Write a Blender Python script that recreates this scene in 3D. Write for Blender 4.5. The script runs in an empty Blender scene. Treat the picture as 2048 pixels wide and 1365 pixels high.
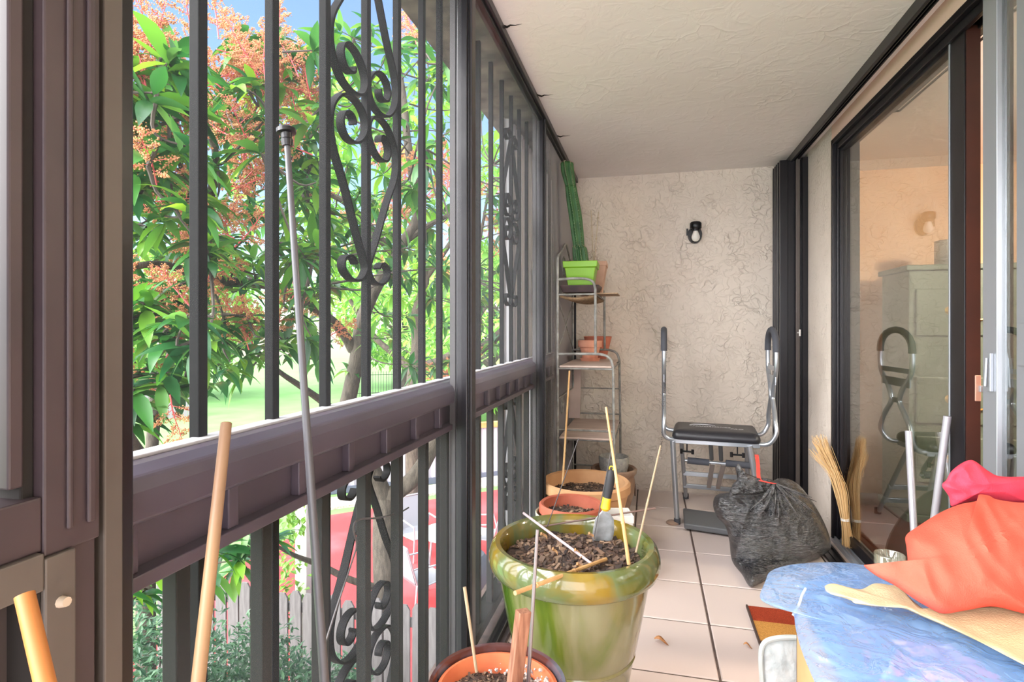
import bpy, math, random
from mathutils import Vector, Matrix, noise
random.seed(7)
R = random.Random(11)
sc = bpy.context.scene
COL = sc.collection
# ---------------------------------------------------------------- camera numbers
F, CX, CY, TH, H = 1121.0, 1024.0, 657.0, math.radians(13.83), 1.248
cT, sT = math.cos(TH), math.sin(TH)

def at(px, py, X=None, Y=None, Z=None, w=None):
    """the world point seen at a place of the photograph, on a known plane or at a known depth"""
    a = (px - CX) / F
    b = -(py - CY) / F
    r = (-sT + a * cT, cT + a * sT, b)
    if X is not None: t = X / r[0]
    elif Y is not None: t = Y / r[1]
    elif Z is not None: t = (Z - H) / r[2]
    else: t = w
    return Vector((r[0] * t, r[1] * t, H + r[2] * t))

def lin(c):
    o = []
    for v in c:
        v /= 255.0
        o.append(v / 12.92 if v <= 0.04045 else ((v + 0.055) / 1.055) ** 2.4)
    return (o[0], o[1], o[2], 1.0)

# ---------------------------------------------------------------- materials
def new_mat(name):
    m = bpy.data.materials.new(name)
    m.use_nodes = True
    nt = m.node_tree
    return m, nt, nt.nodes['Principled BSDF'], nt.nodes['Material Output']

def node(nt, t, **k):
    n = nt.nodes.new(t)
    for a, b in k.items():
        if hasattr(n, a) and a not in ('inputs',): setattr(n, a, b)
    return n

def ramp(nt, stops):
    n = nt.nodes.new('ShaderNodeValToRGB')
    cr = n.color_ramp
    while len(cr.elements) < len(stops): cr.elements.new(0.5)
    for e, (p, c) in zip(cr.elements, stops):
        e.position = p
        e.color = c if len(c) == 4 else (*c, 1)
    return n

def mat(name, col, rough=0.6, metal=0.0, col2=None, scale=8.0, detail=4.0, lo=0.35, hi=0.65, bump=0.0, bscale=60.0, spec=0.5, coat=0.0, stretch=None):
    m, nt, b, out = new_mat(name)
    b.inputs['Base Color'].default_value = lin(col)
    b.inputs['Roughness'].default_value = rough
    b.inputs['Metallic'].default_value = metal
    b.inputs['Specular IOR Level'].default_value = spec
    b.inputs['Coat Weight'].default_value = coat
    tc = node(nt, 'ShaderNodeTexCoord')
    src = tc.outputs['Object']
    if stretch:
        mp = node(nt, 'ShaderNodeMapping')
        mp.inputs['Scale'].default_value = stretch
        nt.links.new(src, mp.inputs['Vector'])
        src = mp.outputs['Vector']
    if col2 is not None:
        n = node(nt, 'ShaderNodeTexNoise')
        n.inputs['Scale'].default_value = scale
        n.inputs['Detail'].default_value = detail
        nt.links.new(src, n.inputs['Vector'])
        rp = ramp(nt, [(lo, lin(col)), (hi, lin(col2))])
        nt.links.new(n.outputs['Fac'], rp.inputs['Fac'])
        nt.links.new(rp.outputs['Color'], b.inputs['Base Color'])
    if bump:
        n = node(nt, 'ShaderNodeTexNoise')
        n.inputs['Scale'].default_value = bscale
        n.inputs['Detail'].default_value = 5
        nt.links.new(src, n.inputs['Vector'])
        bp = node(nt, 'ShaderNodeBump')
        bp.inputs['Strength'].default_value = bump
        bp.inputs['Distance'].default_value = 0.01
        nt.links.new(n.outputs['Fac'], bp.inputs['Height'])
        nt.links.new(bp.outputs['Normal'], b.inputs['Normal'])
    return m

def stucco(name, col, col2, s=4.5, strength=0.6, dist=0.012):
    """troweled plaster: broken curved ridges over soft plates"""
    m, nt, b, out = new_mat(name)
    b.inputs['Roughness'].default_value = 0.85
    b.inputs['Specular IOR Level'].default_value = 0.25
    tc = node(nt, 'ShaderNodeTexCoord')
    w = node(nt, 'ShaderNodeTexNoise'); w.inputs['Scale'].default_value = s * 1.1; w.inputs['Detail'].default_value = 3
    nt.links.new(tc.outputs['Object'], w.inputs['Vector'])
    ad = node(nt, 'ShaderNodeMixRGB', blend_type='ADD'); ad.inputs['Fac'].default_value = 0.55
    nt.links.new(tc.outputs['Object'], ad.inputs['Color1']); nt.links.new(w.outputs['Color'], ad.inputs['Color2'])
    v = node(nt, 'ShaderNodeTexVoronoi', feature='DISTANCE_TO_EDGE'); v.inputs['Scale'].default_value = s * 2.0
    nt.links.new(ad.outputs['Color'], v.inputs['Vector'])
    rv = ramp(nt, [(0.0, (.8, .8, .8)), (0.04, (.35, .35, .35)), (0.16, (0, 0, 0))])
    nt.links.new(v.outputs['Distance'], rv.inputs['Fac'])
    msk = node(nt, 'ShaderNodeTexNoise'); msk.inputs['Scale'].default_value = s * 1.3; msk.inputs['Detail'].default_value = 2
    nt.links.new(tc.outputs['Object'], msk.inputs['Vector'])
    rm = ramp(nt, [(0.47, (0, 0, 0)), (0.66, (1, 1, 1))])
    nt.links.new(msk.outputs['Fac'], rm.inputs['Fac'])
    mu = node(nt, 'ShaderNodeMath', operation='MULTIPLY')
    nt.links.new(rv.outputs['Color'], mu.inputs[0]); nt.links.new(rm.outputs['Color'], mu.inputs[1])
    n2 = node(nt, 'ShaderNodeTexNoise'); n2.inputs['Scale'].default_value = s * 3.2; n2.inputs['Detail'].default_value = 4; n2.inputs['Roughness'].default_value = 0.55; n2.inputs['Distortion'].default_value = 1.2
    nt.links.new(tc.outputs['Object'], n2.inputs['Vector'])
    r2 = ramp(nt, [(0.46, (0, 0, 0)), (0.58, (.9, .9, .9))])
    nt.links.new(n2.outputs['Fac'], r2.inputs['Fac'])
    m2 = node(nt, 'ShaderNodeMath', operation='MULTIPLY_ADD'); m2.inputs[1].default_value = 0.30
    nt.links.new(r2.outputs['Color'], m2.inputs[0]); nt.links.new(mu.outputs[0], m2.inputs[2])
    bp = node(nt, 'ShaderNodeBump'); bp.inputs['Strength'].default_value = strength; bp.inputs['Distance'].default_value = dist
    nt.links.new(m2.outputs[0], bp.inputs['Height']); nt.links.new(bp.outputs['Normal'], b.inputs['Normal'])
    c = node(nt, 'ShaderNodeTexNoise'); c.inputs['Scale'].default_value = 1.6; c.inputs['Detail'].default_value = 3
    nt.links.new(tc.outputs['Object'], c.inputs['Vector'])
    rc = ramp(nt, [(0.35, lin(col)), (0.68, lin(col2))])
    nt.links.new(c.outputs['Fac'], rc.inputs['Fac']); nt.links.new(rc.outputs['Color'], b.inputs['Base Color'])
    return m

def island_mat(name, cols, rough=0.5, transl=0.0, spec=0.5, vein=False):
    """colour picked anew for every leaf, floret, chip or tile of one mesh"""
    m, nt, b, out = new_mat(name)
    g = node(nt, 'ShaderNodeNewGeometry')
    n = len(cols)
    rp = ramp(nt, [((i / max(1, n - 1)), lin(c)) for i, c in enumerate(cols)])
    nt.links.new(g.outputs['Random Per Island'], rp.inputs['Fac'])
    nt.links.new(rp.outputs['Color'], b.inputs['Base Color'])
    b.inputs['Roughness'].default_value = rough
    b.inputs['Specular IOR Level'].default_value = spec
    if transl:
        t = node(nt, 'ShaderNodeBsdfTranslucent')
        hs = node(nt, 'ShaderNodeHueSaturation'); hs.inputs['Hue'].default_value = 0.475; hs.inputs['Saturation'].default_value = 1.05; hs.inputs['Value'].default_value = 1.9
        nt.links.new(rp.outputs['Color'], hs.inputs['Color']); nt.links.new(hs.outputs['Color'], t.inputs['Color'])
        mx = node(nt, 'ShaderNodeMixShader'); mx.inputs['Fac'].default_value = transl
        nt.links.new(b.outputs[0], mx.inputs[1]); nt.links.new(t.outputs[0], mx.inputs[2]); nt.links.new(mx.outputs[0], out.inputs['Surface'])
    return m

def film(name, col, alpha, gloss=0.12, rough=0.1, bump=0.0, bscale=20, transl=0.0):
    """thin see-through sheet: part clear, part tinted, with a sheen"""
    m, nt, b, out = new_mat(name)
    b.inputs['Base Color'].default_value = lin(col); b.inputs['Roughness'].default_value = rough
    tr = node(nt, 'ShaderNodeBsdfTransparent')
    mx = node(nt, 'ShaderNodeMixShader'); mx.inputs['Fac'].default_value = alpha
    nt.links.new(tr.outputs[0], mx.inputs[1]); nt.links.new(b.outputs[0], mx.inputs[2])
    last = mx
    if transl:
        t = node(nt, 'ShaderNodeBsdfTranslucent'); t.inputs['Color'].default_value = lin(col)
        m3 = node(nt, 'ShaderNodeMixShader'); m3.inputs['Fac'].default_value = transl
        nt.links.new(last.outputs[0], m3.inputs[1]); nt.links.new(t.outputs[0], m3.inputs[2]); last = m3
    gl = node(nt, 'ShaderNodeBsdfGlossy'); gl.inputs['Roughness'].default_value = rough
    m2 = node(nt, 'ShaderNodeMixShader'); m2.inputs['Fac'].default_value = gloss
    nt.links.new(last.outputs[0], m2.inputs[1]); nt.links.new(gl.outputs[0], m2.inputs[2])
    nt.links.new(m2.outputs[0], out.inputs['Surface'])
    if bump:
        tc = node(nt, 'ShaderNodeTexCoord')
        n = node(nt, 'ShaderNodeTexNoise'); n.inputs['Scale'].default_value = bscale; n.inputs['Detail'].default_value = 3; n.inputs['Distortion'].default_value = 0.8
        nt.links.new(tc.outputs['Object'], n.inputs['Vector'])
        bp = node(nt, 'ShaderNodeBump'); bp.inputs['Strength'].default_value = bump; bp.inputs['Distance'].default_value = 0.02
        nt.links.new(n.outputs['Fac'], bp.inputs['Height'])
        nt.links.new(bp.outputs['Normal'], b.inputs['Normal']); nt.links.new(bp.outputs['Normal'], gl.inputs['Normal'])
    return m

# ---------------------------------------------------------------- mesh building
class MB:
    def __init__(s):
        s.v = []; s.f = []; s.m = []
    def add(s, vs, fs, mi=0):
        o = len(s.v)
        s.v += [tuple(p) for p in vs]
        for f in fs:
            s.f.append(tuple(i + o for i in f)); s.m.append(mi)
        return s
    def box(s, x0, x1, y0, y1, z0, z1, mi=0):
        vs = [(x, y, z) for x in (x0, x1) for y in (y0, y1) for z in (z0, z1)]
        return s.add(vs, [(0, 1, 3, 2), (4, 6, 7, 5), (0, 4, 5, 1), (2, 3, 7, 6), (0, 2, 6, 4), (1, 5, 7, 3)], mi)
    def obox(s, c, ax, ay, az, mi=0):
        c = Vector(c); ax = Vector(ax); ay = Vector(ay); az = Vector(az)
        vs = [c + ax * i + ay * j + az * k for i in (-1, 1) for j in (-1, 1) for k in (-1, 1)]
        return s.add(vs, [(0, 1, 3, 2), (4, 6, 7, 5), (0, 4, 5, 1), (2, 3, 7, 6), (0, 2, 6, 4), (1, 5, 7, 3)], mi)
    def beam(s, p, q, wx, wy, mi=0, up=(0, 0, 1)):
        """a square bar between two points"""
        p = Vector(p); q = Vector(q); d = (q - p)
        a = d.cross(Vector(up))
        if a.length < 1e-6: a = d.cross(Vector((0, 1, 0)))
        a.normalize(); b = a.cross(d).normalized()
        return s.obox((p + q) / 2, d / 2, a * wx / 2, b * wy / 2, mi)
    def tube(s, pts, r, seg=8, mi=0, cap=True):
        pts = [Vector(p) for p in pts]
        n = len(pts)
        rs = r if isinstance(r, (list, tuple)) else [r] * n
        t = (pts[1] - pts[0]).normalized()
        ref = Vector((0, 0, 1)) if abs(t.z) < 0.9 else Vector((0, 1, 0))
        a = t.cross(ref).normalized()
        vs = []; fs = []
        for i, p in enumerate(pts):
            t = (pts[min(i + 1, n - 1)] - pts[max(i - 1, 0)]).normalized()
            a = (a - t * a.dot(t))
            if a.length < 1e-6: a = t.cross(Vector((1, 0, 0)))
            a.normalize(); b = t.cross(a)
            for k in range(seg):
                an = 2 * math.pi * k / seg
                vs.append(p + (a * math.cos(an) + b * math.sin(an)) * rs[i])
        for i in range(n - 1):
            for k in range(seg):
                k2 = (k + 1) % seg
                fs.append((i * seg + k, i * seg + k2, (i + 1) * seg + k2, (i + 1) * seg + k))
        if cap:
            fs.append(tuple(range(seg - 1, -1, -1))); fs.append(tuple(range((n - 1) * seg, n * seg)))
        return s.add(vs, fs, mi)
    def lathe(s, prof, c, seg=48, mi=0, sx=1, sy=1, wob=0):
        vs = []; fs = []
        n = len(prof)
        for i, (r, z) in enumerate(prof):
            for k in range(seg):
                an = 2 * math.pi * k / seg
                q = 1 + wob * math.sin(3 * an + i)
                vs.append((c[0] + r * q * math.cos(an) * sx, c[1] + r * q * math.sin(an) * sy, c[2] + z))
        for i in range(n - 1):
            for k in range(seg):
                k2 = (k + 1) % seg
                fs.append((i * seg + k, i * seg + k2, (i + 1) * seg + k2, (i + 1) * seg + k))
        return s.add(vs, fs, mi)
    def disc(s, c, r, seg=32, mi=0, f=None):
        """filled round face, heights from f(x, y)"""
        vs = [(c[0], c[1], c[2] + (f(0, 0) if f else 0))]; fs = []
        rings = 10
        for i in range(1, rings + 1):
            for k in range(seg):
                an = 2 * math.pi * k / seg
                x = r * i / rings * math.cos(an); y = r * i / rings * math.sin(an)
                vs.append((c[0] + x, c[1] + y, c[2] + (f(x, y) if f else 0)))
        for k in range(seg):
            fs.append((0, 1 + k, 1 + (k + 1) % seg))
        for i in range(rings - 1):
            for k in range(seg):
                a = 1 + i * seg + k; b = 1 + i * seg + (k + 1) % seg
                fs.append((a, a + seg, b + seg, b))
        return s.add(vs, fs, mi)
    def strap(s, pts, wdir, w, t, mi=0):
        """flat iron bar bent along pts: w along wdir, t across the bend"""
        pts = [Vector(p) for p in pts]; wd = Vector(wdir).normalized(); n = len(pts)
        vs = []; fs = []
        for i, p in enumerate(pts):
            tg = (pts[min(i + 1, n - 1)] - pts[max(i - 1, 0)]).normalized()
            nn = tg.cross(wd).normalized()
            for a, b in ((-1, -1), (1, -1), (1, 1), (-1, 1)):
                vs.append(p + wd * a * w / 2 + nn * b * t / 2)
        for i in range(n - 1):
            for k in range(4):
                k2 = (k + 1) % 4
                fs.append((i * 4 + k, i * 4 + k2, (i + 1) * 4 + k2, (i + 1) * 4 + k))
        fs.append((3, 2, 1, 0)); fs.append(tuple((n - 1) * 4 + k for k in range(4)))
        return s.add(vs, fs, mi)
    def mesh(s, name, mats, smooth=False):
        me = bpy.data.meshes.new(name)
        me.from_pydata(s.v, [], s.f)
        for m in (mats if isinstance(mats, (list, tuple)) else [mats]): me.materials.append(m)
        me.polygons.foreach_set('material_index', s.m)
        if smooth: me.polygons.foreach_set('use_smooth', [True] * len(s.f))
        me.update()
        return me

def build(name, mb, mats, parent=None, smooth=False, bevel=0.0, label=None, loc=None):
    """link one mesh; vertices are given in world space, so a part of a thing at loc is shifted back"""
    if loc is None and parent is not None: loc = Vector(parent.get('_at', (0, 0, 0)))
    if parent is None and loc is None and mb.v:
        n = len(mb.v)
        loc = Vector((sum(p[0] for p in mb.v) / n, sum(p[1] for p in mb.v) / n, min(p[2] for p in mb.v)))
    if loc is not None:
        mb.v = [(p[0] - loc[0], p[1] - loc[1], p[2] - loc[2]) for p in mb.v]
    o = bpy.data.objects.new(name, mb.mesh(name, mats, smooth))
    COL.objects.link(o)
    if parent is not None:
        o.parent = parent
    elif loc is not None:
        o.location = loc
    o['_at'] = tuple(loc) if loc is not None else (0, 0, 0)
    if bevel:
        b = o.modifiers.new('edge', 'BEVEL'); b.width = bevel; b.segments = 2; b.limit_method = 'ANGLE'
    if smooth:
        ms = o.modifiers.new('normals', 'EDGE_SPLIT'); ms.split_angle = math.radians(42)
    if label: o['label'] = label
    return o

def thing(name, label, cat, loc, group=None):
    o = bpy.data.objects.new(name, None)
    COL.objects.link(o)
    o.location = loc; o.empty_display_size = 0.05
    o['label'] = label; o['category'] = cat; o['_at'] = tuple(loc)
    if group: o['group'] = group
    return o

def tag(o, label, cat, group=None):
    o['label'] = label; o['category'] = cat
    if group: o['group'] = group
    return o

def struct(o):
    o['kind'] = 'structure'
    return o

def smooth_path(pts, n=8):
    """Catmull-Rom through the points"""
    P = [Vector(p) for p in pts]
    P = [P[0] * 2 - P[1]] + P + [P[-1] * 2 - P[-2]]
    out = []
    for i in range(1, len(P) - 2):
        a, b, c, d = P[i - 1:i + 3]
        for k in range(n):
            t = k / n
            out.append(0.5 * ((2 * b) + (c - a) * t + (2 * a - 5 * b + 4 * c - d) * t * t + (3 * b - a - 3 * c + d) * t ** 3))
    out.append(P[-2])
    return out

def closed_path(pts, n=6):
    P = [Vector(p) for p in pts]; m = len(P); out = []
    for i in range(m):
        a, b, c, d = P[i - 1], P[i], P[(i + 1) % m], P[(i + 2) % m]
        for k in range(n):
            t = k / n
            out.append(0.5 * ((2 * b) + (c - a) * t + (2 * a - 5 * b + 4 * c - d) * t * t + (3 * b - a - 3 * c + d) * t ** 3))
    return out

def soft_body(outline, depth, front, back, fold=0.0, fscale=6.0, rings=22, stretch=(1, 1, 1), seed=0, floor=None, n=6, power=0.5, ridge=True, extra=None):
    """a full, soft volume (cloth heap, sack): its rim is the outline at its own distance, both sides bulge, with creases"""
    rim = closed_path([Vector((x, y, 0)) for x, y in outline], n)
    m = len(rim)
    cx = sum(p.x for p in rim) / m; cy = sum(p.y for p in rim) / m
    mb = MB(); eye = Vector((0, 0, H))
    so = Vector((seed * 3.7, seed * 1.3, seed * 5.1))
    def crease(p):
        q = Vector((p.x * stretch[0], p.y * stretch[1], p.z * stretch[2])) * fscale + so
        a = noise.noise(q + Vector((noise.noise(q * 0.7), noise.noise(q * 0.7 + Vector((5, 1, 2))), 0)) * 1.1)
        b = noise.noise(q * 2.3 + Vector((3, 9, 1)))
        return ((1 - abs(a) * 2.4) if ridge else a * 1.3) + 0.35 * b
    for side, th in ((1, front), (-1, back)):
        vs = []; fs = []
        for i in range(rings + 1):
            k = math.sin(i / rings * math.pi / 2)
            for j in range(m if i else 1):
                x = cx + (rim[j].x - cx) * k; y = cy + (rim[j].y - cy) * k
                w = depth(x, y)
                p = at(x, y, w=w)
                d = (p - eye).normalized()
                off = th * max(0.0, 1 - k * k) ** power
                e = fold * crease(p) * min(1.0, (1 - k) * 5 + 0.15)
                if extra is not None: e += extra(p - d * side * off) * min(1.0, (1 - k) * 8 + .1)
                p = p - d * side * (off + e)
                if floor is not None and p.z < floor: p.z = floor
                vs.append(p)
        for j in range(m):
            a, b = 1 + j, 1 + (j + 1) % m
            fs.append((0, b, a) if side > 0 else (0, a, b))
        for i in range(rings - 1):
            for j in range(m):
                a = 1 + i * m + j; b = 1 + i * m + (j + 1) % m
                f = (a, b, b + m, a + m)
                fs.append(f if side > 0 else f[::-1])
        mb.add(vs, fs)
    # weld the two rims
    nv = len(mb.v) // 2; rim0 = nv - m
    for j in range(m):
        q = (Vector(mb.v[rim0 + j]) + Vector(mb.v[nv + rim0 + j])) / 2
        mb.v[rim0 + j] = tuple(q); mb.v[nv + rim0 + j] = tuple(q)
    return mb
# ================================================================ MATERIALS
M = {}
M['stucco'] = stucco('plaster_wall', (228, 217, 204), (221, 208, 194), strength=.75, dist=.015)
M['ceil'] = stucco('plaster_ceiling', (246, 240, 238), (241, 234, 231), s=3.0, strength=0.28, dist=0.008)
M['pier'] = stucco('plaster_pier', (226, 215, 204), (218, 205, 193), s=6, strength=0.5)
M['fascia'] = mat('painted_header', (236, 198, 184), 0.7, col2=(230, 194, 176), scale=3, bump=0.1, bscale=40)
M['tile'] = island_mat('floor_tile', [(208, 193, 188), (201, 186, 180), (213, 199, 194)], 0.35)
M['grout'] = mat('grout', (92, 76, 70), 0.9, col2=(70, 58, 54), scale=30)
M['black'] = mat('black_aluminium', (24, 22, 27), 0.32, 0.2, bump=0.03, bscale=30)
M['steel'] = mat('grey_aluminium', (170, 174, 182), 0.38, 0.6)
M['bronze'] = mat('bronze_aluminium', (60, 47, 50), 0.5, 0.0, col2=(48, 38, 43), scale=6)
M['taupe'] = mat('taupe_aluminium', (84, 76, 71), 0.5, 0.1, col2=(76, 68, 64), scale=5)
M['rail'] = mat('plum_brown_paint', (68, 58, 70), 0.38, 0.0, col2=(58, 49, 61), scale=4, bump=0.04, bscale=20)
M['iron'] = mat('black_iron', (6, 6, 7), 0.65, 0.0, spec=.10, col2=(13, 12, 13), scale=40, lo=.55, hi=.8, bump=0.02, bscale=60)
M['picket'] = mat('dark_iron_picket', (22, 22, 21), 0.6, 0.0, spec=.2)
M['greypost'] = mat('grey_post', (66, 63, 66), 0.6, 0.0, col2=(56, 54, 56), scale=6)
M['shutter'] = mat('grey_shutter', (196, 196, 202), 0.6)
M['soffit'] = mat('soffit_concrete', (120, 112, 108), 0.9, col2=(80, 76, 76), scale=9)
M['crackb'] = mat('crack_black', (26, 20, 18), 0.9)  # near black for ceiling cracks, stile grooves and curtain track

def screen_mat():
    m, nt, b, out = new_mat('insect_screen')
    b.inputs['Base Color'].default_value = lin((196, 195, 202)); b.inputs['Roughness'].default_value = 0.8
    tl = node(nt, 'ShaderNodeBsdfTranslucent'); tl.inputs['Color'].default_value = lin((200, 200, 208))
    m1 = node(nt, 'ShaderNodeMixShader'); m1.inputs['Fac'].default_value = .5
    nt.links.new(b.outputs[0], m1.inputs[1]); nt.links.new(tl.outputs[0], m1.inputs[2])
    tr = node(nt, 'ShaderNodeBsdfTransparent')
    lw = node(nt, 'ShaderNodeLayerWeight'); lw.inputs['Blend'].default_value = 0.5
    rp = ramp(nt, [(0.2, (.006, .006, .006)), (0.52, (.015, .015, .015)), (0.76, (.035, .035, .035)), (0.805, (.05, .05, .05)), (0.828, (.12, .12, .12)), (0.842, (.55, .55, .55)), (0.88, (.72, .72, .72))])
    nt.links.new(lw.outputs['Facing'], rp.inputs['Fac'])
    mx = node(nt, 'ShaderNodeMixShader')
    nt.links.new(rp.outputs['Color'], mx.inputs['Fac'])
    nt.links.new(tr.outputs[0], mx.inputs[1]); nt.links.new(m1.outputs[0], mx.inputs[2]); nt.links.new(mx.outputs[0], out.inputs['Surface'])
    return m
M['screen'] = screen_mat()

def glass_mat(name, refl, tint=(235, 240, 236)):
    m, nt, b, out = new_mat(name)
    tr = node(nt, 'ShaderNodeBsdfTransparent'); tr.inputs['Color'].default_value = lin(tint)
    gl = node(nt, 'ShaderNodeBsdfGlossy'); gl.inputs['Roughness'].default_value = 0.0
    mx = node(nt, 'ShaderNodeMixShader'); mx.inputs['Fac'].default_value = refl
    nt.links.new(tr.outputs[0], mx.inputs[1]); nt.links.new(gl.outputs[0], mx.inputs[2]); nt.links.new(mx.outputs[0], out.inputs['Surface'])
    return m
M['glass'] = glass_mat('door_glass', 0.36)
M['jar'] = film('jar_glass', (222, 226, 200), .16, .12, .04)

XL, XR, YB, YN, ZC = -0.60, 1.04, 4.46, -1.55, 2.44
# ================================================================ FLOOR, CEILING, WALLS
fl = MB(); fl.box(-0.78, XR + 0.2, YN - .15, YB + 0.15, -0.22, -0.004, 0)
gx, gy, tw, tl, g = 0.243, 2.104, 0.3345, 0.3875, 0.0045
for i in range(-3, 4):
    for j in range(-10, 7):
        x0, x1 = gx + i * tw + g, gx + (i + 1) * tw - g
        y0, y1 = gy + j * tl + g, gy + (j + 1) * tl - g
        x0, x1, y0, y1 = max(x0, XL + .02), min(x1, XR), max(y0, YN), min(y1, YB)
        if x1 - x0 < .02 or y1 - y0 < .02: continue
        b = 0.004
        vs = [(x0, y0, -.004), (x1, y0, -.004), (x1, y1, -.004), (x0, y1, -.004), (x0 + b, y0 + b, 0), (x1 - b, y0 + b, 0), (x1 - b, y1 - b, 0), (x0 + b, y1 - b, 0)]
        fl.add(vs, [(4, 5, 6, 7), (0, 1, 5, 4), (1, 2, 6, 5), (2, 3, 7, 6), (3, 0, 4, 7)], 1)
struct(build('floor', fl, [M['grout'], M['tile']], loc=(0, 0, 0)))
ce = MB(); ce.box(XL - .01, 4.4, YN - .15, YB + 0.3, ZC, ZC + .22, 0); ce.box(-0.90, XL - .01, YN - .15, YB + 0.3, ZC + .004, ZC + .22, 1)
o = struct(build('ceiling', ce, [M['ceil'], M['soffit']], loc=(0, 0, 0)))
for pts in ([(1.0, 0)], ):
    pass
def crack(px, py, sgn):
    a = at(px, py, Z=ZC)
    mb = MB(); q = [(0, 0), (.018, -.012), (.034, .004), (.05, .016), (.066, .010), (.085, .014), (.115, .012)]
    mb.tube([(a.x + u * 1.0, a.y + v * sgn, ZC + .001) for u, v in q], [.016, .012, .006, .007, .005, .003, .001], 6)
    build('crack', mb, M['crackb'], o)
crack(986, 50, 1.6); crack(1062, 190, 1.6); crack(1104, 272, 1.4)
struct(build('wall_back', MB().box(-0.9, XR + .12, YB, YB + .15, -.2, ZC), M['stucco'], loc=(0, 0, 0)))
struct(build('wall_front', MB().box(-0.9, XR + .12, YN - .15, YN, -.2, .10), M['stucco'], loc=(0, 0, 0)))
DY0, DY1, DZ = 0.55, 3.66, 2.355         # the door opening in the right wall
wr = MB(); wr.box(XR, XR + .12, DY1, YB, -.2, ZC, 0); wr.box(XR, XR + .12, YN, DY0, -.2, ZC, 0)
wr.box(XR, XR + .12, DY0, DY1, DZ, ZC, 1)
struct(build('wall_right', wr, [M['pier'], M['fascia']], loc=(0, 0, 0)))

# ================================================================ OPEN SIDE: screens in slim frames
def screen_bay(n, y0, y1, shade=None):
    fr = MB(); x0, x1 = XL - .005, XL + .03
    fr.box(x0, x1, y0, y0 + .022, .03, ZC - .03); fr.box(x0, x1, y1 - .022, y1, .03, ZC - .03)
    fr.box(x0, x1, y0, y1, 0, .045); fr.box(x0, x1, y0, y1, ZC - .05, ZC)
    w = struct(build('window_%d' % n, fr, M['black'], loc=(0, 0, 0), bevel=.003))
    sc_ = MB(); sc_.box(XL + .010, XL + .0112, y0 + .02, y1 - .02, .04, ZC - .045)
    build('screen', sc_, M['screen'], w)
    return w
screen_bay(1, .495, 1.735); screen_bay(2, 1.765, 3.05); screen_bay(3, 3.085, YB)
screen_bay(4, YN, .36)
# slim uprights between the screens
def upright(n, y0, y1):
    m = MB(); m.box(XL - .012, XL + .034, y0, y1, 0, ZC, 0); m.box(XL + .034, XL + .040, y0 + .012, y0 + .018, 0, ZC, 1); m.box(XL - .03, XL - .012, y0 - .004, y1 + .004, 0, ZC, 1)
    struct(build('trim_%d' % n, m, [M['black'], M['greypost']], loc=(0, 0, 0)))
upright(1, 1.72, 1.79); upright(2, 3.04, 3.095)
# dark head strip along the ceiling and the sill strip along the floor
struct(build('trim_3', MB().box(XL - .01, XL + .045, YN, YB, ZC - .035, ZC), M['black'], loc=(0, 0, 0), bevel=.004))
struct(build('trim_4', MB().box(XL - .02, XL + .05, YN, YB, 0, .022), M['bronze'], loc=(0, 0, 0), bevel=.003))
# wide bronze stile with its sash at the near end
pl = MB()
xa = XL + .02
pl.box(xa - .03, xa + .018, .474, .496, 0, ZC, 1)                 # taupe edge strip
pl.box(xa - .03, xa + .002, .466, .474, 0, ZC, 2)                 # dark groove
pl.box(xa - .03, xa + .022, .410, .466, 1.03, ZC, 0)              # upper sash stile
pl.box(xa + .022, xa + .027, .450, .458, 1.05, ZC, 0); pl.box(xa + .022, xa + .026, .430, .436, 1.05, ZC, 0)
pl.box(xa - .03, xa + .010, .398, .410, 1.07, ZC, 2)
pl.box(xa - .03, xa + .020, .10, .410, 1.036, 1.088, 0)           # meeting rail
pl.box(xa - .03, xa + .014, .385, .398, 1.10, ZC, 0)
pl.box(xa - .03, xa + .016, .438, .466, 0, 1.036, 0)
pl.box(xa - .028, xa + .026, .408, .438, 0, 1.030, 1)             # lower sash stile
pl.box(xa - .028, xa + .026, .10, .408, 1.000, 1.036, 1)
pl.box(xa - .028, xa + .022, .400, .408, 0, 1.000, 2)
st = struct(build('trim_5', pl, [M['bronze'], M['taupe'], M['crackb']], loc=(0, 0, 0), bevel=.002))
kb = MB(); kp = at(125, 1205, X=xa + .028)
kb.tube([kp + Vector((-.004, 0, 0)), kp + Vector((.006, 0, .001))], [.006, .0045], 10)
build('screw_cap', kb, mat('pale_plastic', (176, 158, 140), .5), st, smooth=True)
lw = MB(); lw.box(xa - .012, xa - .010, .10, .400, .03, 1.0)
build('screen', lw, mat('dark_mesh', (58, 48, 46), .8), st)

# ================================================================ BALCONY RAILING
RX = -0.625
rl = thing('balcony_railing', 'plum brown balcony railing with broad capped top rail and dark square pickets', 'railing', (RX - .03, 2.4, 0))
cap = MB()
prof = [(-.075, 1.052), (-.072, 1.066), (-.06, 1.072), (-.018, 1.072), (.004, 1.062), (.012, 1.045), (.010, 1.010), (.006, 1.003), (-.07, 1.003)]
ys = [.40, 4.45]
vs = [(RX + a, y, z) for y in ys for a, z in prof]; n = len(prof)
cap.add(vs, [(k, (k + 1) % n, n + (k + 1) % n, n + k) for k in range(n)] + [tuple(range(n - 1, -1, -1)), tuple(range(n, 2 * n))])
build('cap_rail', cap, M['rail'], rl, bevel=.004)
build('sky_sheen_strip', MB().box(RX - .074, RX - .044, .40, 4.45, 1.071, 1.077), mat('painted_sky_sheen', (176, 174, 180), .4), rl, bevel=.002)  # pale strip added on the cap, its colour stands in for reflected sky
pn = MB(); pn.box(RX - .052, RX - .022, .40, 4.45, .935, 1.003)
pn.box(RX - .06, RX + .004, .40, 4.45, .918, .938)
y = .566
while y < 4.4:
    pn.box(RX - .022, RX - .004, y - .011, y + .011, .938, 1.003); y += .178
build('fascia_panel', pn, M['rail'], rl, bevel=.002)
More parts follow.
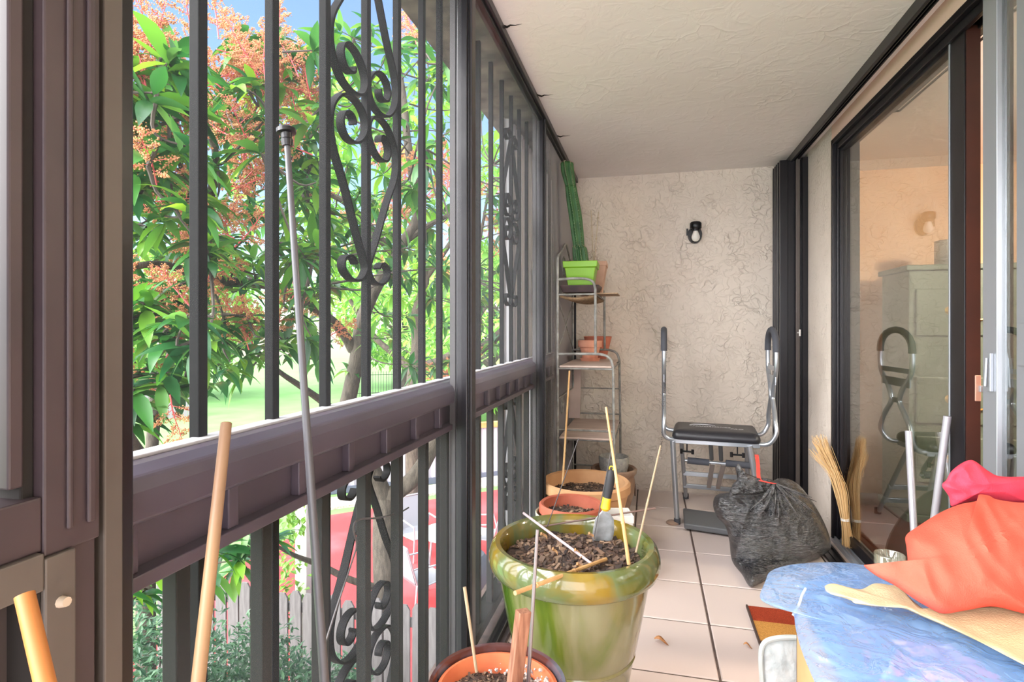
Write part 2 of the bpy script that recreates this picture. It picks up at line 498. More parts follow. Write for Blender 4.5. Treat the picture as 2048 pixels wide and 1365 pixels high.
build('bottom_rail', MB().box(RX - .055, RX + .005, .40, 4.45, .075, .115), M['picket'], rl, bevel=.004)
M['newel'] = mat('light_grey_post', (104, 101, 103), .6, col2=(95, 92, 95), scale=5)
for y_, xa_ in ((1.832, -.705), (3.135, -.700)):
    q = MB(); q.box(xa_, -.622, y_, y_ + .05, .0, .918); q.box(-.668, -.660, y_ - .006, y_, .0, .918)
    build('newel_post', q, M['newel'], rl, bevel=.003, label='light grey post under the rail')
pk = None; y = .475
for k in range(22):
    if pk is None:
        pk = build('picket', MB().box(RX - .033, RX - .008, y - .0125, y + .0125, .112, .92), M['picket'], rl, bevel=.002)
        y0p = y
    else:
        c = pk.copy(); COL.objects.link(c); c.parent = rl; c.location = (0, y - y0p, 0)
    y += .1765

# ================================================================ IRON SECURITY GRILLES
GX = -0.695
half = [(712.8, 528), (707, 516), (699, 511.5), (690, 516), (687, 525), (688, 538), (694, 549), (704, 559), (714, 562), (724, 558), (731, 545), (731.5, 527), (714, 463), (691, 370.5), (670.5, 301), (663.5, 264), (663, 230), (669, 205), (684, 189), (699, 190), (714, 202), (726, 221), (733, 244), (732, 264), (725, 279), (713.5, 286), (701, 281), (691.5, 269), (686, 253), (685, 238), (689, 226), (696, 223), (704, 229), (709, 240), (709, 249)]
YC0, ZC0 = 1.284, 1.808
hp = []
for p in half:
    q = at(p[0], p[1], X=-.69); hp.append((q.y - YC0, q.z - ZC0))
hp = [(min(a, -.009), z) for a, z in hp]
def scroll(parent, yc, zc, sy, sz):
    pts = smooth_path([(GX, yc + a * sy, zc + z * sz) for a, z in hp], 4)
    return build('scroll', MB().strap(pts, (1, 0, 0), .020, .006), M['iron'], parent, smooth=True)
def grille(label, ys, yc, group=None):
    t = thing('security_grille', label, 'window grille', (GX, yc, 0))
    first = None
    for yy in ys:
        if first is None:
            first = build('bar', MB().box(GX - .0095, GX + .0095, yy - .0095, yy + .0095, .05, ZC + .004), M['iron'], t, bevel=.002); f0 = yy
        else:
            c = first.copy(); COL.objects.link(c); c.parent = t; c.location = (0, yy - f0, 0)
    for zc in (ZC0, .455):
        for sy in (1, -1):
            for sz in (1, -1): scroll(t, yc, zc, sy, sz)
    build('foot_rail', MB().box(GX - .012, GX + .012, ys[0] - .02, ys[-1] + .02, .05, .085), M['iron'], t, bevel=.002)
    return t
grille('black iron window grille nearest the bronze stile, with large heart shaped scrolls', [.566, .744, .922, 1.100, 1.284, 1.462, 1.640, 1.790], 1.284)
grille('black iron window grille between the two slim uprights, scrolls seen at a slant', [2.045, 2.235, 2.425, 2.615, 2.800, 2.985, 3.175], 2.800)
grille('black iron window grille behind the plant rack in front of the grey shutter', [3.57, 3.755, 3.94, 4.125, 4.31, 4.42], 4.312)
def gpost(n, y0, y1):
    m = MB(); m.box(-.642, -.612, y0, y1, 0, ZC + .004); m.box(-.630, -.626, y0 - .004, y0, 0, ZC)
    struct(build('trim_%d' % n, m, M['greypost'], loc=(0, 0, 0), bevel=.004))
gpost(6, 1.795, 1.83); gpost(7, 3.10, 3.13)
gs = MB()
y = 3.05
k = 0
while y < 4.46:
    gs.add([(-.80, y, 0), (-.80, y + .03, 0), (-.765, y + .045, 0), (-.765, y + .075, 0), (-.80, y + .09, 0), (-.80, y, ZC), (-.80, y + .03, ZC), (-.765, y + .045, ZC), (-.765, y + .075, ZC), (-.80, y + .09, ZC)],
           [(0, 1, 6, 5), (1, 2, 7, 6), (2, 3, 8, 7), (3, 4, 9, 8)])
    y += .09
sh = build('storm_shutter', gs, M['shutter'], None, loc=(-.8, 3.8, 0))
md = sh.modifiers.new('t', 'SOLIDIFY'); md.thickness = .004
tag(sh, 'ribbed light grey storm shutter closed outside the far end of the balcony railing', 'shutter')

# ================================================================ ACCORDION SHUTTER stacked in the right corner
ac = thing('accordion_shutter', 'black accordion storm shutter folded up beside the textured end wall', 'shutter', (.95, 4.3, 0))
bl = MB()
def blade(mb, x0, y0, x1, y1, t, z0, z1):
    d = Vector((x1 - x0, y1 - y0, 0)); nn = Vector((-d.y, d.x, 0)).normalized() * t / 2
    a = [Vector((x0, y0, 0)) - nn, Vector((x1, y1, 0)) - nn, Vector((x1, y1, 0)) + nn, Vector((x0, y0, 0)) + nn]
    mb.add([(p.x, p.y, z) for z in (z0, z1) for p in a], [(0, 1, 5, 4), (1, 2, 6, 5), (2, 3, 7, 6), (3, 0, 4, 7), (4, 5, 6, 7), (3, 2, 1, 0)])
z0s, z1s = .03, ZC - .035
for k in range(5):
    yy = 4.20 + k * .05
    m = MB(); xs = (.865, .93) if k else (.868, .925)
    m.box(xs[0], xs[0] + .052, yy - .012, yy + .012, z0s, z1s); m.box(xs[0] + .052, xs[0] + .12, yy + .002, yy + .014, z0s, z1s)
    m.box(xs[0] + .12, 1.02, yy - .008, yy + .010, z0s, z1s)
    build('blade', m, M['black'], ac, bevel=.003)
lp = MB().box(.965, .990, 4.165, 4.186, z0s, z1s)
build('lock_post', lp, M['taupe'], ac, bevel=.003)
kn = MB(); kq = at(1596, 666, Y=4.165)
kn.tube([(kq.x, 4.166, kq.z), (kq.x + .004, 4.128, kq.z)], .006, 10); kn.tube([(kq.x + .004, 4.132, kq.z - .022), (kq.x + .004, 4.132, kq.z + .022)], [.006, .006], 10)
build('thumb_turn', kn, mat('white_plastic', (232, 228, 224), .4), ac, smooth=True)
mw = MB(); mw.box(1.005, 1.038, 4.16, 4.20, 0, ZC - .03)
build('wall_channel', mw, M['black'], ac)
# its head track and floor track run the length of the balcony
tk = MB(); tk.box(.935, .950, YN, YB, ZC - .05, ZC); tk.box(.950, .985, YN, YB, ZC - .020, ZC); tk.box(.962, .967, YN, YB, ZC - .045, ZC - .02); tk.box(.977, .985, YN, YB, ZC - .043, ZC - .02)
struct(build('trim_8', tk, M['black'], loc=(0, 0, 0), bevel=.002))
tk = MB(); tk.box(.925, .935, 1.0, YB, 0, .014); tk.box(.935, 1.005, 1.0, YB, 0, .004); tk.box(.995, 1.005, 1.0, YB, 0, .014); tk.box(.962, .968, 1.0, YB, 0, .010)
struct(build('trim_9', tk, M['black'], loc=(0, 0, 0)))

# ================================================================ SLIDING DOOR
dr = MB()
X0, X1 = XR - .004, XR + .14
dr.box(X0, X1, DY1 - .03, DY1, 0, DZ); dr.box(X0, X1, DY0, DY0 + .03, 0, DZ); dr.box(X0, X1, DY0, DY1, DZ - .03, DZ)
dr.box(X0 + .02, X0 + .04, DY0, DY1 - .03, DZ - .065, DZ - .03); dr.box(X0 + .07, X0 + .085, DY0, DY1 - .03, DZ - .065, DZ - .03)
dr.box(X0 + .02, X0 + .035, DY1 - .045, DY1 - .03, 0, DZ - .03)
d1 = struct(build('door_1', dr, M['black'], loc=(0, 0, 0), bevel=.003))
sl = MB(); sl.box(X0 - .002, X1, DY0, DY1, 0, .02); sl.box(X0 + .01, X0 + .016, DY0, DY1, .02, .034); sl.box(X0 + .04, X0 + .046, DY0, DY1, .02, .038); sl.box(X0 + .075, X0 + .08, DY0, DY1, .02, .034)
build('sill_track', sl, M['steel'], d1)
XG = 1.085
def panel(y0, y1, x, s0, s1, zb=.035, zt=DZ - .04, edge=True):
    p = MB(); p.box(x - .016, x + .016, y0, y0 + s0, zb, zt, 0); p.box(x - .016, x + .016, y1 - s1, y1, zb, zt, 0)
    p.box(x - .014, x + .014, y0, y1, zt - .04, zt, 0); p.box(x - .014, x + .014, y0, y1, zb, zb + .06, 0)
    if edge: p.box(x - .019, x - .016, y0 + s0 - .012, y0 + s0 - .002, zb, zt, 1)
    q = build('door_leaf', p, [M['black'], M['steel']], d1, bevel=.002)
    g_ = MB().box(x - .002, x + .002, y0 + s0, y1 - s1, zb + .06, zt - .04)
    build('glass_pane', g_, M['glass'], q)
    return q
p1 = panel(2.285, DY1 - .03, XG, .105, .03)
be = MB(); be.box(XG - .012, XG + .03, 2.279, 2.2855, .04, DZ - .05)
build('edge_strip', be, mat('rusty_brown', (66, 32, 24), .5, col2=(52, 26, 22), scale=5), p1)
lk = MB(); lp_ = at(1955, 777, Y=2.279)
lk.box(lp_.x - .009, lp_.x + .009, 2.274, 2.279, lp_.z - .045, lp_.z + .045, 0); lk.box(lp_.x + .0, lp_.x + .018, 2.262, 2.274, lp_.z - .012, lp_.z + .010, 1)
build('latch_plate', lk, [mat('peach_metal', (206, 160, 140), .4, .4), M['steel']], p1, bevel=.002)
p2 = MB(); p2.box(1.040, 1.062, 2.04, 2.115, .035, DZ - .04, 1); p2.box(1.062, 1.075, 2.02, 2.11, .035, DZ - .04, 0)
p2.box(1.040, 1.07, 1.0, 2.04, DZ - .08, DZ - .04, 0); p2.box(1.040, 1.07, 1.0, 2.04, .035, .10, 0); p2.box(1.040, 1.07, .94, 1.0, .035, DZ - .04, 0)
p2.box(1.046, 1.064, 1.90, 1.955, .035, DZ - .04, 1); p2.box(1.044, 1.066, 1.83, 1.90, .035, DZ - .04, 0)
dl = build('door_leaf', p2, [M['black'], M['steel']], d1, bevel=.002, label='silver edged sliding leaf pushed half open')
build('glass_pane', MB().box(1.054, 1.058, 1.0, 2.04, .10, DZ - .08), M['glass'], dl)
hq = at(1982, 745, X=1.038); hb = MB()
hb.box(1.030, 1.040, hq.y - .010, hq.y + .010, hq.z - .06, hq.z + .06); hb.tube([(1.026, hq.y, hq.z + .045), (1.022, hq.y, hq.z - .045)], .004, 8)
build('pull_handle', hb, M['steel'], dl, bevel=.002)
hb = MB(); hq = at(2045, 690, X=1.040)
hb.box(1.030, 1.042, hq.y - .06, hq.y + .006, hq.z - .06, hq.z + .062)
build('lock_box', hb, M['steel'], dl, bevel=.002)
# ================================================================ THE ROOM BEHIND THE GLASS
M['peach'] = mat('peach_paint', (228, 190, 156), .8, col2=(220, 180, 146), scale=3, bump=.05, bscale=80)
M['peachc'] = mat('peach_ceiling', (228, 206, 186), .8)
M['wood'] = mat('brown_floor', (92, 44, 30), .35, col2=(66, 30, 22), scale=5, stretch=(1, 6, 1))
M['cabgreen'] = mat('green_paint', (96, 112, 98), .5, col2=(82, 98, 86), scale=6)
M['brass'] = mat('brass', (214, 170, 96), .3, .8)
struct(build('wall_5', MB().box(XR + .12, 4.2, 4.75, 4.9, 0, ZC), M['peach'], loc=(0, 0, 0))).name = 'wall_interior_back'
struct(build('wall_interior_right', MB().box(4.2, 4.35, YN, 4.9, 0, ZC), M['peach'], loc=(0, 0, 0)))
struct(build('wall_interior_front', MB().box(XR + .12, 4.35, YN - .15, YN, 0, ZC), M['peach'], loc=(0, 0, 0)))
struct(build('floor_interior', MB().box(XR + .14, 4.2, YN, 4.75, -.05, .004), M['wood'], loc=(0, 0, 0)))
cb = thing('tall_cabinet', 'tall dull green cabinet with brass drop handles seen through the door glass', 'cabinet', (2.05, 4.3, 0))
c_ = MB(); c_.box(1.62, 2.5, 4.12, 4.55, .05, 1.62)
c_.box(1.60, 2.52, 4.10, 4.57, 1.62, 1.655); c_.box(1.60, 2.52, 4.10, 4.57, 0, .05)
build('carcass', c_, M['cabgreen'], cb, bevel=.006)
for zz in (1.36, .80, .42):
    d_ = MB(); d_.box(1.655, 2.465, 4.102, 4.12, zz - .16, zz + .14)
    q = build('drawer', d_, M['cabgreen'], cb, bevel=.008)
    h_ = MB()
    for cx in (1.84, 2.06):
        h_.tube([(cx, 4.102, zz), (cx, 4.09, zz)], [.028, .012], 14)
    h_.tube(smooth_path([(1.84, 4.085, zz), (1.87, 4.075, zz - .045), (1.95, 4.07, zz - .062), (2.03, 4.075, zz - .045), (2.06, 4.085, zz)], 5), .006, 8)
    build('handle', h_, M['brass'], q, smooth=True)
vz = MB(); vz.lathe([(.001, 0), (.075, 0), (.085, .02), (.085, .17), (.08, .175), (.075, .17), (.075, .02), (.001, .015)], (1.93, 4.3, 1.655), 24)
tag(build('hammered_vase', vz, mat('hammered_silver', (200, 200, 196), .3, .9, bump=.9, bscale=60), smooth=True), 'hammered silver vase on the green cabinet behind the glass', 'vase')
rd = MB(); rd.box(1.190, 1.196, 1.2, 3.2, 2.335, 2.343); rd.box(1.212, 1.218, 1.2, 3.2, 2.335, 2.343); rd.box(1.190, 1.218, 3.192, 3.2, 2.335, 2.343)
tag(build('curtain_track', rd, M['crackb'], loc=(1.33, 2.2, 2.3)), 'thin dark double curtain track high behind the sliding door glass', 'curtain track')
lmp = bpy.data.lights.new('room_lamp', 'POINT'); lmp.energy = 130; lmp.color = (1, .83, .66); lmp.shadow_soft_size = .12
lo = bpy.data.objects.new('room_lamp', lmp); lo.location = (2.6, 2.4, 2.2); COL.objects.link(lo)
sh_ = MB(); sh_.lathe([(.01, .16), (.10, .15), (.155, .08), (.16, .02), (.15, 0)], (2.6, 2.4, 2.27), 24)
tag(build('ceiling_shade', sh_, mat('opal_glass', (240, 230, 214), .3), smooth=True), 'round ceiling lamp shade in the room behind the sliding door', 'ceiling lamp')

# ================================================================ WALL LAMP
wl = thing('wall_lamp', 'small black wall lamp with bare white bulb on the textured end wall', 'wall lamp', (.33, 4.46, 1.95))
c = at(1390, 468, Y=4.44)
b_ = MB(); out_ = []
for k in range(20):
    an = math.pi * 2 * k / 20
    r_ = .056 if math.sin(an) > 0 else .074
    out_.append((math.cos(an) * .054, math.sin(an) * r_))
n = len(out_)
b_.add([(c.x + a, 4.459, c.z + z) for a, z in out_] + [(c.x + a * .92, 4.43, c.z + z * .95) for a, z in out_], [(k, (k + 1) % n, n + (k + 1) % n, n + k) for k in range(n)] + [tuple(range(n, 2 * n))])
b_.box(c.x - .062, c.x - .05, 4.43, 4.45, c.z - .01, c.z + .04)
build('back_plate', b_, M['black'], wl, smooth=True)
s_ = MB(); s_.tube([(c.x, 4.43, c.z + .045), (c.x, 4.385, c.z + .05)], .034, 20); s_.lathe([(.036, -.02), (.042, -.012), (.042, .022), (.034, .032), (.001, .034)], (c.x, 4.375, c.z + .045), 24)
s_.tube([(c.x, 4.375, c.z + .03), (c.x, 4.375, c.z + .01)], .026, 20)
build('socket', s_, M['black'], wl, smooth=True)
u_ = MB(); u_.lathe([(.013, .02), (.014, 0), (.020, -.02), (.029, -.045), (.030, -.058), (.024, -.075), (.012, -.084), (.001, -.086)], (c.x, 4.375, c.z + .018), 24)
build('bulb', u_, mat('frosted_bulb', (240, 238, 232), .35), wl, smooth=True)
for s__ in (-1, 1):
    build('screw', MB().tube([(c.x + s__ * .03, 4.431, c.z - .012), (c.x + s__ * .03, 4.424, c.z - .012)], .006, 8), M['black'], wl, smooth=True)

# ================================================================ PLANT RACK
rk = thing('plant_rack', 'grey wire plant rack with pale wooden shelves standing in the corner', 'rack', (-.4, 3.87, 0))
M['rackm'] = mat('weathered_rack_metal', (158, 158, 154), .6, .0, col2=(120, 118, 114), scale=25)
M['board'] = mat('pale_board', (206, 186, 176), .7, col2=(190, 168, 158), scale=4, stretch=(1, 5, 1))
XB, YA, YZ = -.565, 3.50, 4.22
r_ = .0085
for yy in (YA, YZ):
    p = MB(); p.tube([(XB, yy, 0), (XB, yy, 1.66)], r_, 10); build('post', p, M['rackm'], rk, smooth=True)
    p = MB(); p.tube(smooth_path([(XB, yy, 1.555), (XB + .10, yy, 1.56), (XB + .18, yy, 1.555), (XB + .222, yy, 1.535), (XB + .236, yy, 1.49)], 6) + [Vector((XB + .237, yy, 1.085))], r_, 10)
    build('hoop', p, M['rackm'], rk, smooth=True)
    p = MB(); p.tube(smooth_path([(XB, yy, 1.085), (XB + .15, yy, 1.088), (XB + .27, yy, 1.086), (XB + .325, yy, 1.062), (XB + .345, yy, 1.01)], 6) + [Vector((XB + .35, yy, .62)), Vector((XB + .355, yy, 0))], r_, 10)
    build('hoop', p, M['rackm'], rk, smooth=True)
    for z_, l_ in ((.61, .35), (.22, .355), (.55, .352), (1.46, .237), (.995, .345)):
        build('crossbar', MB().tube([(XB, yy, z_), (XB + l_, yy, z_)], .006, 8), M['rackm'], rk, smooth=True)
for z0_, z1_ in ((.23, .54), (1.09, 1.45)):
    build('brace', MB().tube([(XB, YA, z0_), (XB, YZ, z1_)], .004, 6), M['rackm'], rk, smooth=True)
    build('brace', MB().tube([(XB, YZ, z0_), (XB, YA, z1_)], .004, 6), M['rackm'], rk, smooth=True)
for a_, b_ in (((XB, YA, .80), (XB, YZ, .80)), ((XB + .352, YA, .55), (XB + .352, YZ, .55)), ((XB + .237, YA, 1.46), (XB + .237, YZ, 1.46)), ((XB + .345, YA, .995), (XB + .345, YZ, .995)), ((XB, YZ, .80), (XB + .352, YZ, .80))):
    build('crossbar', MB().tube([a_, b_], .005, 6), M['rackm'], rk, smooth=True)
for yy in (3.7, 3.95):
    cyc = [(XB, yy + .05 * math.cos(a) * (1 - a / 14), .72 + .06 * math.sin(a) * (1 - a / 14)) for a in [i * .35 for i in range(26)]]
    build('curl', MB().tube(cyc, .004, 6), M['rackm'], rk, smooth=True)
p = MB()
ym = (YA + YZ) / 2
p.tube(smooth_path([(XB, YA, 1.64), (XB, YA + .02, 1.70), (XB, YA + .16, 1.755), (XB, ym - .10, 1.80), (XB, ym, 1.83), (XB, ym + .10, 1.80), (XB, YZ - .16, 1.755), (XB, YZ - .02, 1.70), (XB, YZ, 1.64)], 6), .008, 8)
for yy in (ym - .09, ym + .09):
    cyc = [(XB, yy + .07 * math.cos(a) * (1 - a / 16), 1.66 + .08 * math.sin(a) * (1 - a / 16)) for a in [i * .35 for i in range(30)]]
    build('curl', MB().tube(cyc, .005, 6), M['rackm'], rk, smooth=True)
build('arched_top', p, M['rackm'], rk, smooth=True)
def shelf(x1, z, y0=YA - .01, y1=YZ + .01, x0=XB + .012):
    m = MB(); m.box(x0, x1, y0, y1, z, z + .012)
    build('shelf', m, M['board'], rk, bevel=.003)
shelf(XB + .335, 1.002); shelf(XB + .345, .557, YA - .02, 3.78); shelf(XB + .345, .557, 3.80, YZ)
# woven top shelf
m = MB()
for k in range(15):
    y = YA + .02 + k * .05
    m.tube(smooth_path([(XB + .01, y, 1.452), (XB + .08, y, 1.436), (XB + .16, y, 1.436), (XB + .23, y, 1.452)], 3), .009, 6)
build('shelf', m, mat('woven_seagrass', (150, 122, 92), .8, col2=(112, 90, 68), scale=60), rk, smooth=True, label='woven brown top shelf')
zt = 1.468
bd = MB(); bd.box(-.36, -.20, 3.62, 3.92, zt, zt + .007)
tag(build('bamboo_mat', bd, mat('tan_slat', (186, 160, 132), .7, col2=(160, 134, 108), scale=30, stretch=(12, 1, 1))), 'thin tan board sticking out from under the green pot on the top shelf', 'board')
# black tray, green pot, cactus
tr = MB(); cx, cy = -.435, 3.66
tr.add([(cx + a * x, cy + b * x, zt + .008 + z) for (x, z) in ((.105, 0), (.125, .045), (.117, .045), (.100, .008)) for a, b in ((-1, -1), (1, -1), (1, 1), (-1, 1))],
       [(i * 4 + k, i * 4 + (k + 1) % 4, i * 4 + 4 + (k + 1) % 4, i * 4 + 4 + k) for i in range(3) for k in range(4)] + [(0, 3, 2, 1), (12, 13, 14, 15)])
tag(build('plant_tray', tr, mat('dark_plastic', (64, 54, 58), .5, col2=(84, 66, 66), scale=14), bevel=.003), 'dark square tray under the bright green pot', 'tray')
gp = thing('square_planter', 'bright lime green square pot holding the cactus on the top shelf', 'plant pot', (cx, cy, zt + .018))
prof = [(.073, 0), (.098, .15), (.107, .15), (.111, .19), (.102, .19), (.097, .155), (.07, .02)]
def square_loft(prof, cx, cy, z, rot=.03):
    mb = MB(); ca, sa = math.cos(rot), math.sin(rot)
    mb.add([(cx + (a * ca - b * sa) * x, cy + (a * sa + b * ca) * x, z + zz) for x, zz in prof for a, b in ((-1, -1), (1, -1), (1, 1), (-1, 1))],
           [(i * 4 + k, i * 4 + (k + 1) % 4, i * 4 + 4 + (k + 1) % 4, i * 4 + 4 + k) for i in range(len(prof) - 1) for k in range(4)] + [(3, 2, 1, 0), tuple(4 * (len(prof) - 1) + k for k in range(4))])
    return mb
build('pot', square_loft(prof, cx, cy, zt + .018), mat('lime_plastic', (120, 172, 28), .35), gp, bevel=.004)
M['soil'] = island_mat('potting_soil', [(40, 32, 28), (66, 52, 44), (96, 76, 62), (52, 42, 38), (150, 128, 108), (34, 28, 26)], .9)
build('soil', MB().disc((cx, cy, zt + .19), .09, 16), mat('dark_soil', (50, 40, 34), .95, col2=(90, 70, 56), scale=60), gp)
ct = thing('cactus', 'tall ribbed green column cactus leaning out of the lime pot', 'cactus', (cx, cy, zt + .2))
M['cact'] = mat('cactus_skin', (38, 78, 40), .55, col2=(58, 102, 56), scale=12)
def cactus_seg(name, path, rad, ribs=7):
    P = smooth_path(path, 6); n = len(P); mb = MB(); seg = ribs * 6; vs = []; fs = []; sp = MB()
    for i, p in enumerate(P):
        t = i / (n - 1); base = rad(t)
        for k in range(seg):
            an = 2 * math.pi * k / seg
            q = base * (1 + .20 * math.cos(ribs * an))
            vs.append((p.x + q * math.cos(an), p.y + q * math.sin(an), p.z))
        if i % 1 == 0:
            for k in range(ribs):
                an = 2 * math.pi * k / ribs
                q = base * 1.2
                c0 = Vector((p.x + q * math.cos(an), p.y + q * math.sin(an), p.z))
                for s in range(4):
                    d = Vector((math.cos(an) + R.uniform(-.7, .7), math.sin(an) + R.uniform(-.7, .7), R.uniform(-.5, .7))).normalized() * .011
                    e = Vector((-math.sin(an), math.cos(an), 0)) * .0009
                    sp.add([c0 - e, c0 + e, c0 + d], [(0, 1, 2)])
    for i in range(n - 1):
        for k in range(seg):
            k2 = (k + 1) % seg
            fs.append((i * seg + k, i * seg + k2, (i + 1) * seg + k2, (i + 1) * seg + k))
    fs.append(tuple(range((n - 1) * seg, n * seg)))
    mb.add(vs, fs)
    q = build(name, mb, M['cact'], ct, smooth=False)
    q.data.polygons.foreach_set('use_smooth', [True] * len(q.data.polygons))
    build('spines', sp, mat('pale_spines', (206, 200, 170), .7), q)['kind'] = 'stuff'
w_ = at(1161, 522, w=3.62).z
pa = lambda px, py: at(px, py, w=3.66)
cactus_seg('stem', [pa(1164, 530), pa(1161, 515), pa(1159, 498), pa(1157, 492)], lambda t: .042 * (1 - .35 * t ** 4), 9)
cactus_seg('stem', [pa(1158, 500), pa(1155, 470), pa(1150, 430), pa(1145, 400), pa(1141, 372)], lambda t: .030 + .006 * math.sin(t * 3.1))
cactus_seg('stem', [pa(1141, 374), pa(1138, 358), pa(1135, 343), pa(1134, 331), pa(1133.5, 326), pa(1133.4, 323.5)], lambda t: .028 + .008 * math.sin(min(1, t * 1.6) * 2.2) if t < .6 else .036 * math.sqrt(max(.02, 1 - ((t - .6) / .4) ** 2)))
for k, (a, b_) in enumerate((((1188, 545), (1182, 421)), ((1187, 545), (1197, 424)))):
    p, q = at(*a, w=3.72), at(*b_, w=3.74)
    mb = MB().tube([p, q], .0028, 6); d = (q - p)
    for t in (.55, .9) if k else (.58,):
        mb.tube([p + d * (t - .008), p + d * (t + .008)], .006, 6)
    tag(build('plant_stake', mb, mat('cane', (176, 158, 130), .6), smooth=True), ('straight upright thin cane beside the cactus' if not k else 'thin cane leaning right beside the cactus, crossing the upright one'), 'plant stake')
# pinkish square clay pot behind the green one
bp = square_loft([(.075, 0), (.105, .20), (.110, .20), (.112, .23), (.1, .23), (.095, .20), (.07, .02)], -.40, 3.95, zt + .008)
tag(build('clay_planter', bp, mat('pink_clay', (206, 168, 146), .8, col2=(186, 148, 128), scale=8), bevel=.005), 'square pinkish clay pot half hidden behind the lime green pot', 'plant pot')
# terracotta pots on the second shelf
M['terra'] = mat('terracotta', (236, 172, 146), .8, col2=(228, 158, 130), scale=9, bump=.05, bscale=90)
M['terrad'] = mat('terracotta_dark', (214, 130, 104), .8, col2=(200, 116, 92), scale=8)
z2 = 1.014
c = at(1180, 722, Z=z2)
tp = thing('terracotta_pot', 'small light terracotta pot in a saucer at the front of the second shelf', 'plant pot', c)
build('saucer', MB().lathe([(.001, 0), (.064, 0), (.074, .022), (.068, .022), (.06, .008), (.001, .008)], c, 36), M['terra'], tp, smooth=True)
build('pot', MB().lathe([(.001, .009), (.052, .009), (.074, .10), (.084, .10), (.087, .145), (.078, .147), (.070, .10), (.001, .03)], c, 40), M['terra'], tp, smooth=True)
c = Vector((c.x + .03, c.y + .28, z2))
tag(build('terracotta_pot', MB().lathe([(.001, 0), (.066, 0), (.105, .165), (.108, .17), (.100, .172), (.094, .165), (.06, .02), (.001, .015)], c, 40), M['terrad'], smooth=True), 'larger reddish terracotta pot standing behind the light one on the second shelf', 'plant pot')
lb = MB(); lb.beam((-.545, 4.15, .58), (-.55, 4.28, 1.0), .085, .012, up=(0, 1, 0))
tag(build('loose_plank', lb, M['board']), 'narrow pale plank leaning upright at the back of the third shelf', 'plank')
# ================================================================ BIG POTS AND WHAT STICKS OUT OF THEM
def glaze(name, top, body, streak, zs):
    m, nt, b, out = new_mat(name)
    b.inputs['Roughness'].default_value = .12; b.inputs['Coat Weight'].default_value = .4; b.inputs['Coat Roughness'].default_value = .06
    tc = node(nt, 'ShaderNodeTexCoord'); mp = node(nt, 'ShaderNodeMapping'); mp.inputs['Scale'].default_value = (5, 5, zs)
    nt.links.new(tc.outputs['Object'], mp.inputs['Vector'])
    n = node(nt, 'ShaderNodeTexNoise'); n.inputs['Scale'].default_value = 1.0; n.inputs['Detail'].default_value = 5; n.inputs['Distortion'].default_value = .6
    nt.links.new(mp.outputs['Vector'], n.inputs['Vector'])
    rp = ramp(nt, [(.36, lin(top)), (.47, lin(streak)), (.58, lin(body)), (.74, lin(tuple(min(255, c + 14) for c in body)))])
    nt.links.new(n.outputs['Fac'], rp.inputs['Fac']); nt.links.new(rp.outputs['Color'], b.inputs['Base Color'])
    n3 = node(nt, 'ShaderNodeTexNoise'); n3.inputs['Scale'].default_value = 14; nt.links.new(tc.outputs['Object'], n3.inputs['Vector'])
    bp = node(nt, 'ShaderNodeBump'); bp.inputs['Strength'].default_value = .12; bp.inputs['Distance'].default_value = .01
    nt.links.new(n3.outputs['Fac'], bp.inputs['Height']); nt.links.new(bp.outputs['Normal'], b.inputs['Normal'])
    return m
M['glz'] = glaze('green_glaze', (58, 84, 20), (120, 118, 86), (86, 100, 34), 1.1)
M['glzrim'] = glaze('olive_rim_glaze', (84, 88, 30), (124, 102, 32), (96, 108, 72), 2.5)
M['mulch'] = island_mat('bark_mulch', [(54, 42, 38), (92, 72, 60), (40, 32, 32), (124, 98, 80), (70, 54, 48), (164, 136, 112), (48, 38, 36), (104, 78, 66)], .85)
M['dirt'] = mat('dark_soil_bed', (56, 46, 42), .95, col2=(98, 80, 70), scale=70, lo=.4, hi=.7, bump=.4, bscale=120)
def bed(parent, c, r, z, n, size, rr, heap=.015):
    """soil face with loose chips lying on it"""
    f = lambda x, y: heap * (1 - (x * x + y * y) / (r * r)) + .012 * noise.noise(Vector((x * 14 + z * 9, y * 14, 2)))
    build('soil', MB().disc((c[0], c[1], z), r, 40, 0, f), M['dirt'], parent, smooth=True)
    mb = MB(); rg = random.Random(int(r * 1e4) + n)
    for k in range(n):
        a = rg.uniform(0, 6.283); q = r * math.sqrt(rg.random()) * .97
        x, y = q * math.cos(a), q * math.sin(a)
        s = size * rg.uniform(.35, 1.25)
        u = Vector((rg.uniform(-1, 1), rg.uniform(-1, 1), rg.uniform(-.5, .5))).normalized()
        v = u.cross(Vector((rg.uniform(-.3, .3), rg.uniform(-.3, .3), 1))).normalized(); w = u.cross(v)
        mb.obox((c[0] + x, c[1] + y, z + f(x, y) + s * .15), u * s, v * s * rg.uniform(.25, .55), w * s * .14)
    o = build('mulch', mb, M['mulch'], parent); o['kind'] = 'stuff'
GC = Vector((-.228, 1.715, 0))
g = thing('glazed_planter', 'large green glazed ceramic planter full of bark mulch, with an olive rim', 'planter', GC)
build('body', MB().lathe([(.001, 0), (.135, 0), (.140, .012), (.150, .09), (.176, .235), (.181, .268), (.186, .274), (.183, .281), (.188, .290), (.206, .38), (.224, .478), (.230, .520), (.233, .530), (.228, .54), (.21, .535), (.196, .45), (.12, .06), (.001, .05)], GC, 72), M['glz'], g, smooth=True)
build('rim', MB().lathe([(.228, .512), (.240, .514), (.253, .524), (.260, .545), (.259, .566), (.251, .588), (.240, .599), (.226, .597), (.217, .585), (.214, .56), (.212, .50), (.215, .49), (.226, .50), (.228, .512)], GC, 72), M['glzrim'], g, smooth=True)
bed(g, GC, .212, .540, 760, .013, 0, .02)
M['husk'] = mat('tan_husk', (176, 134, 92), .8)
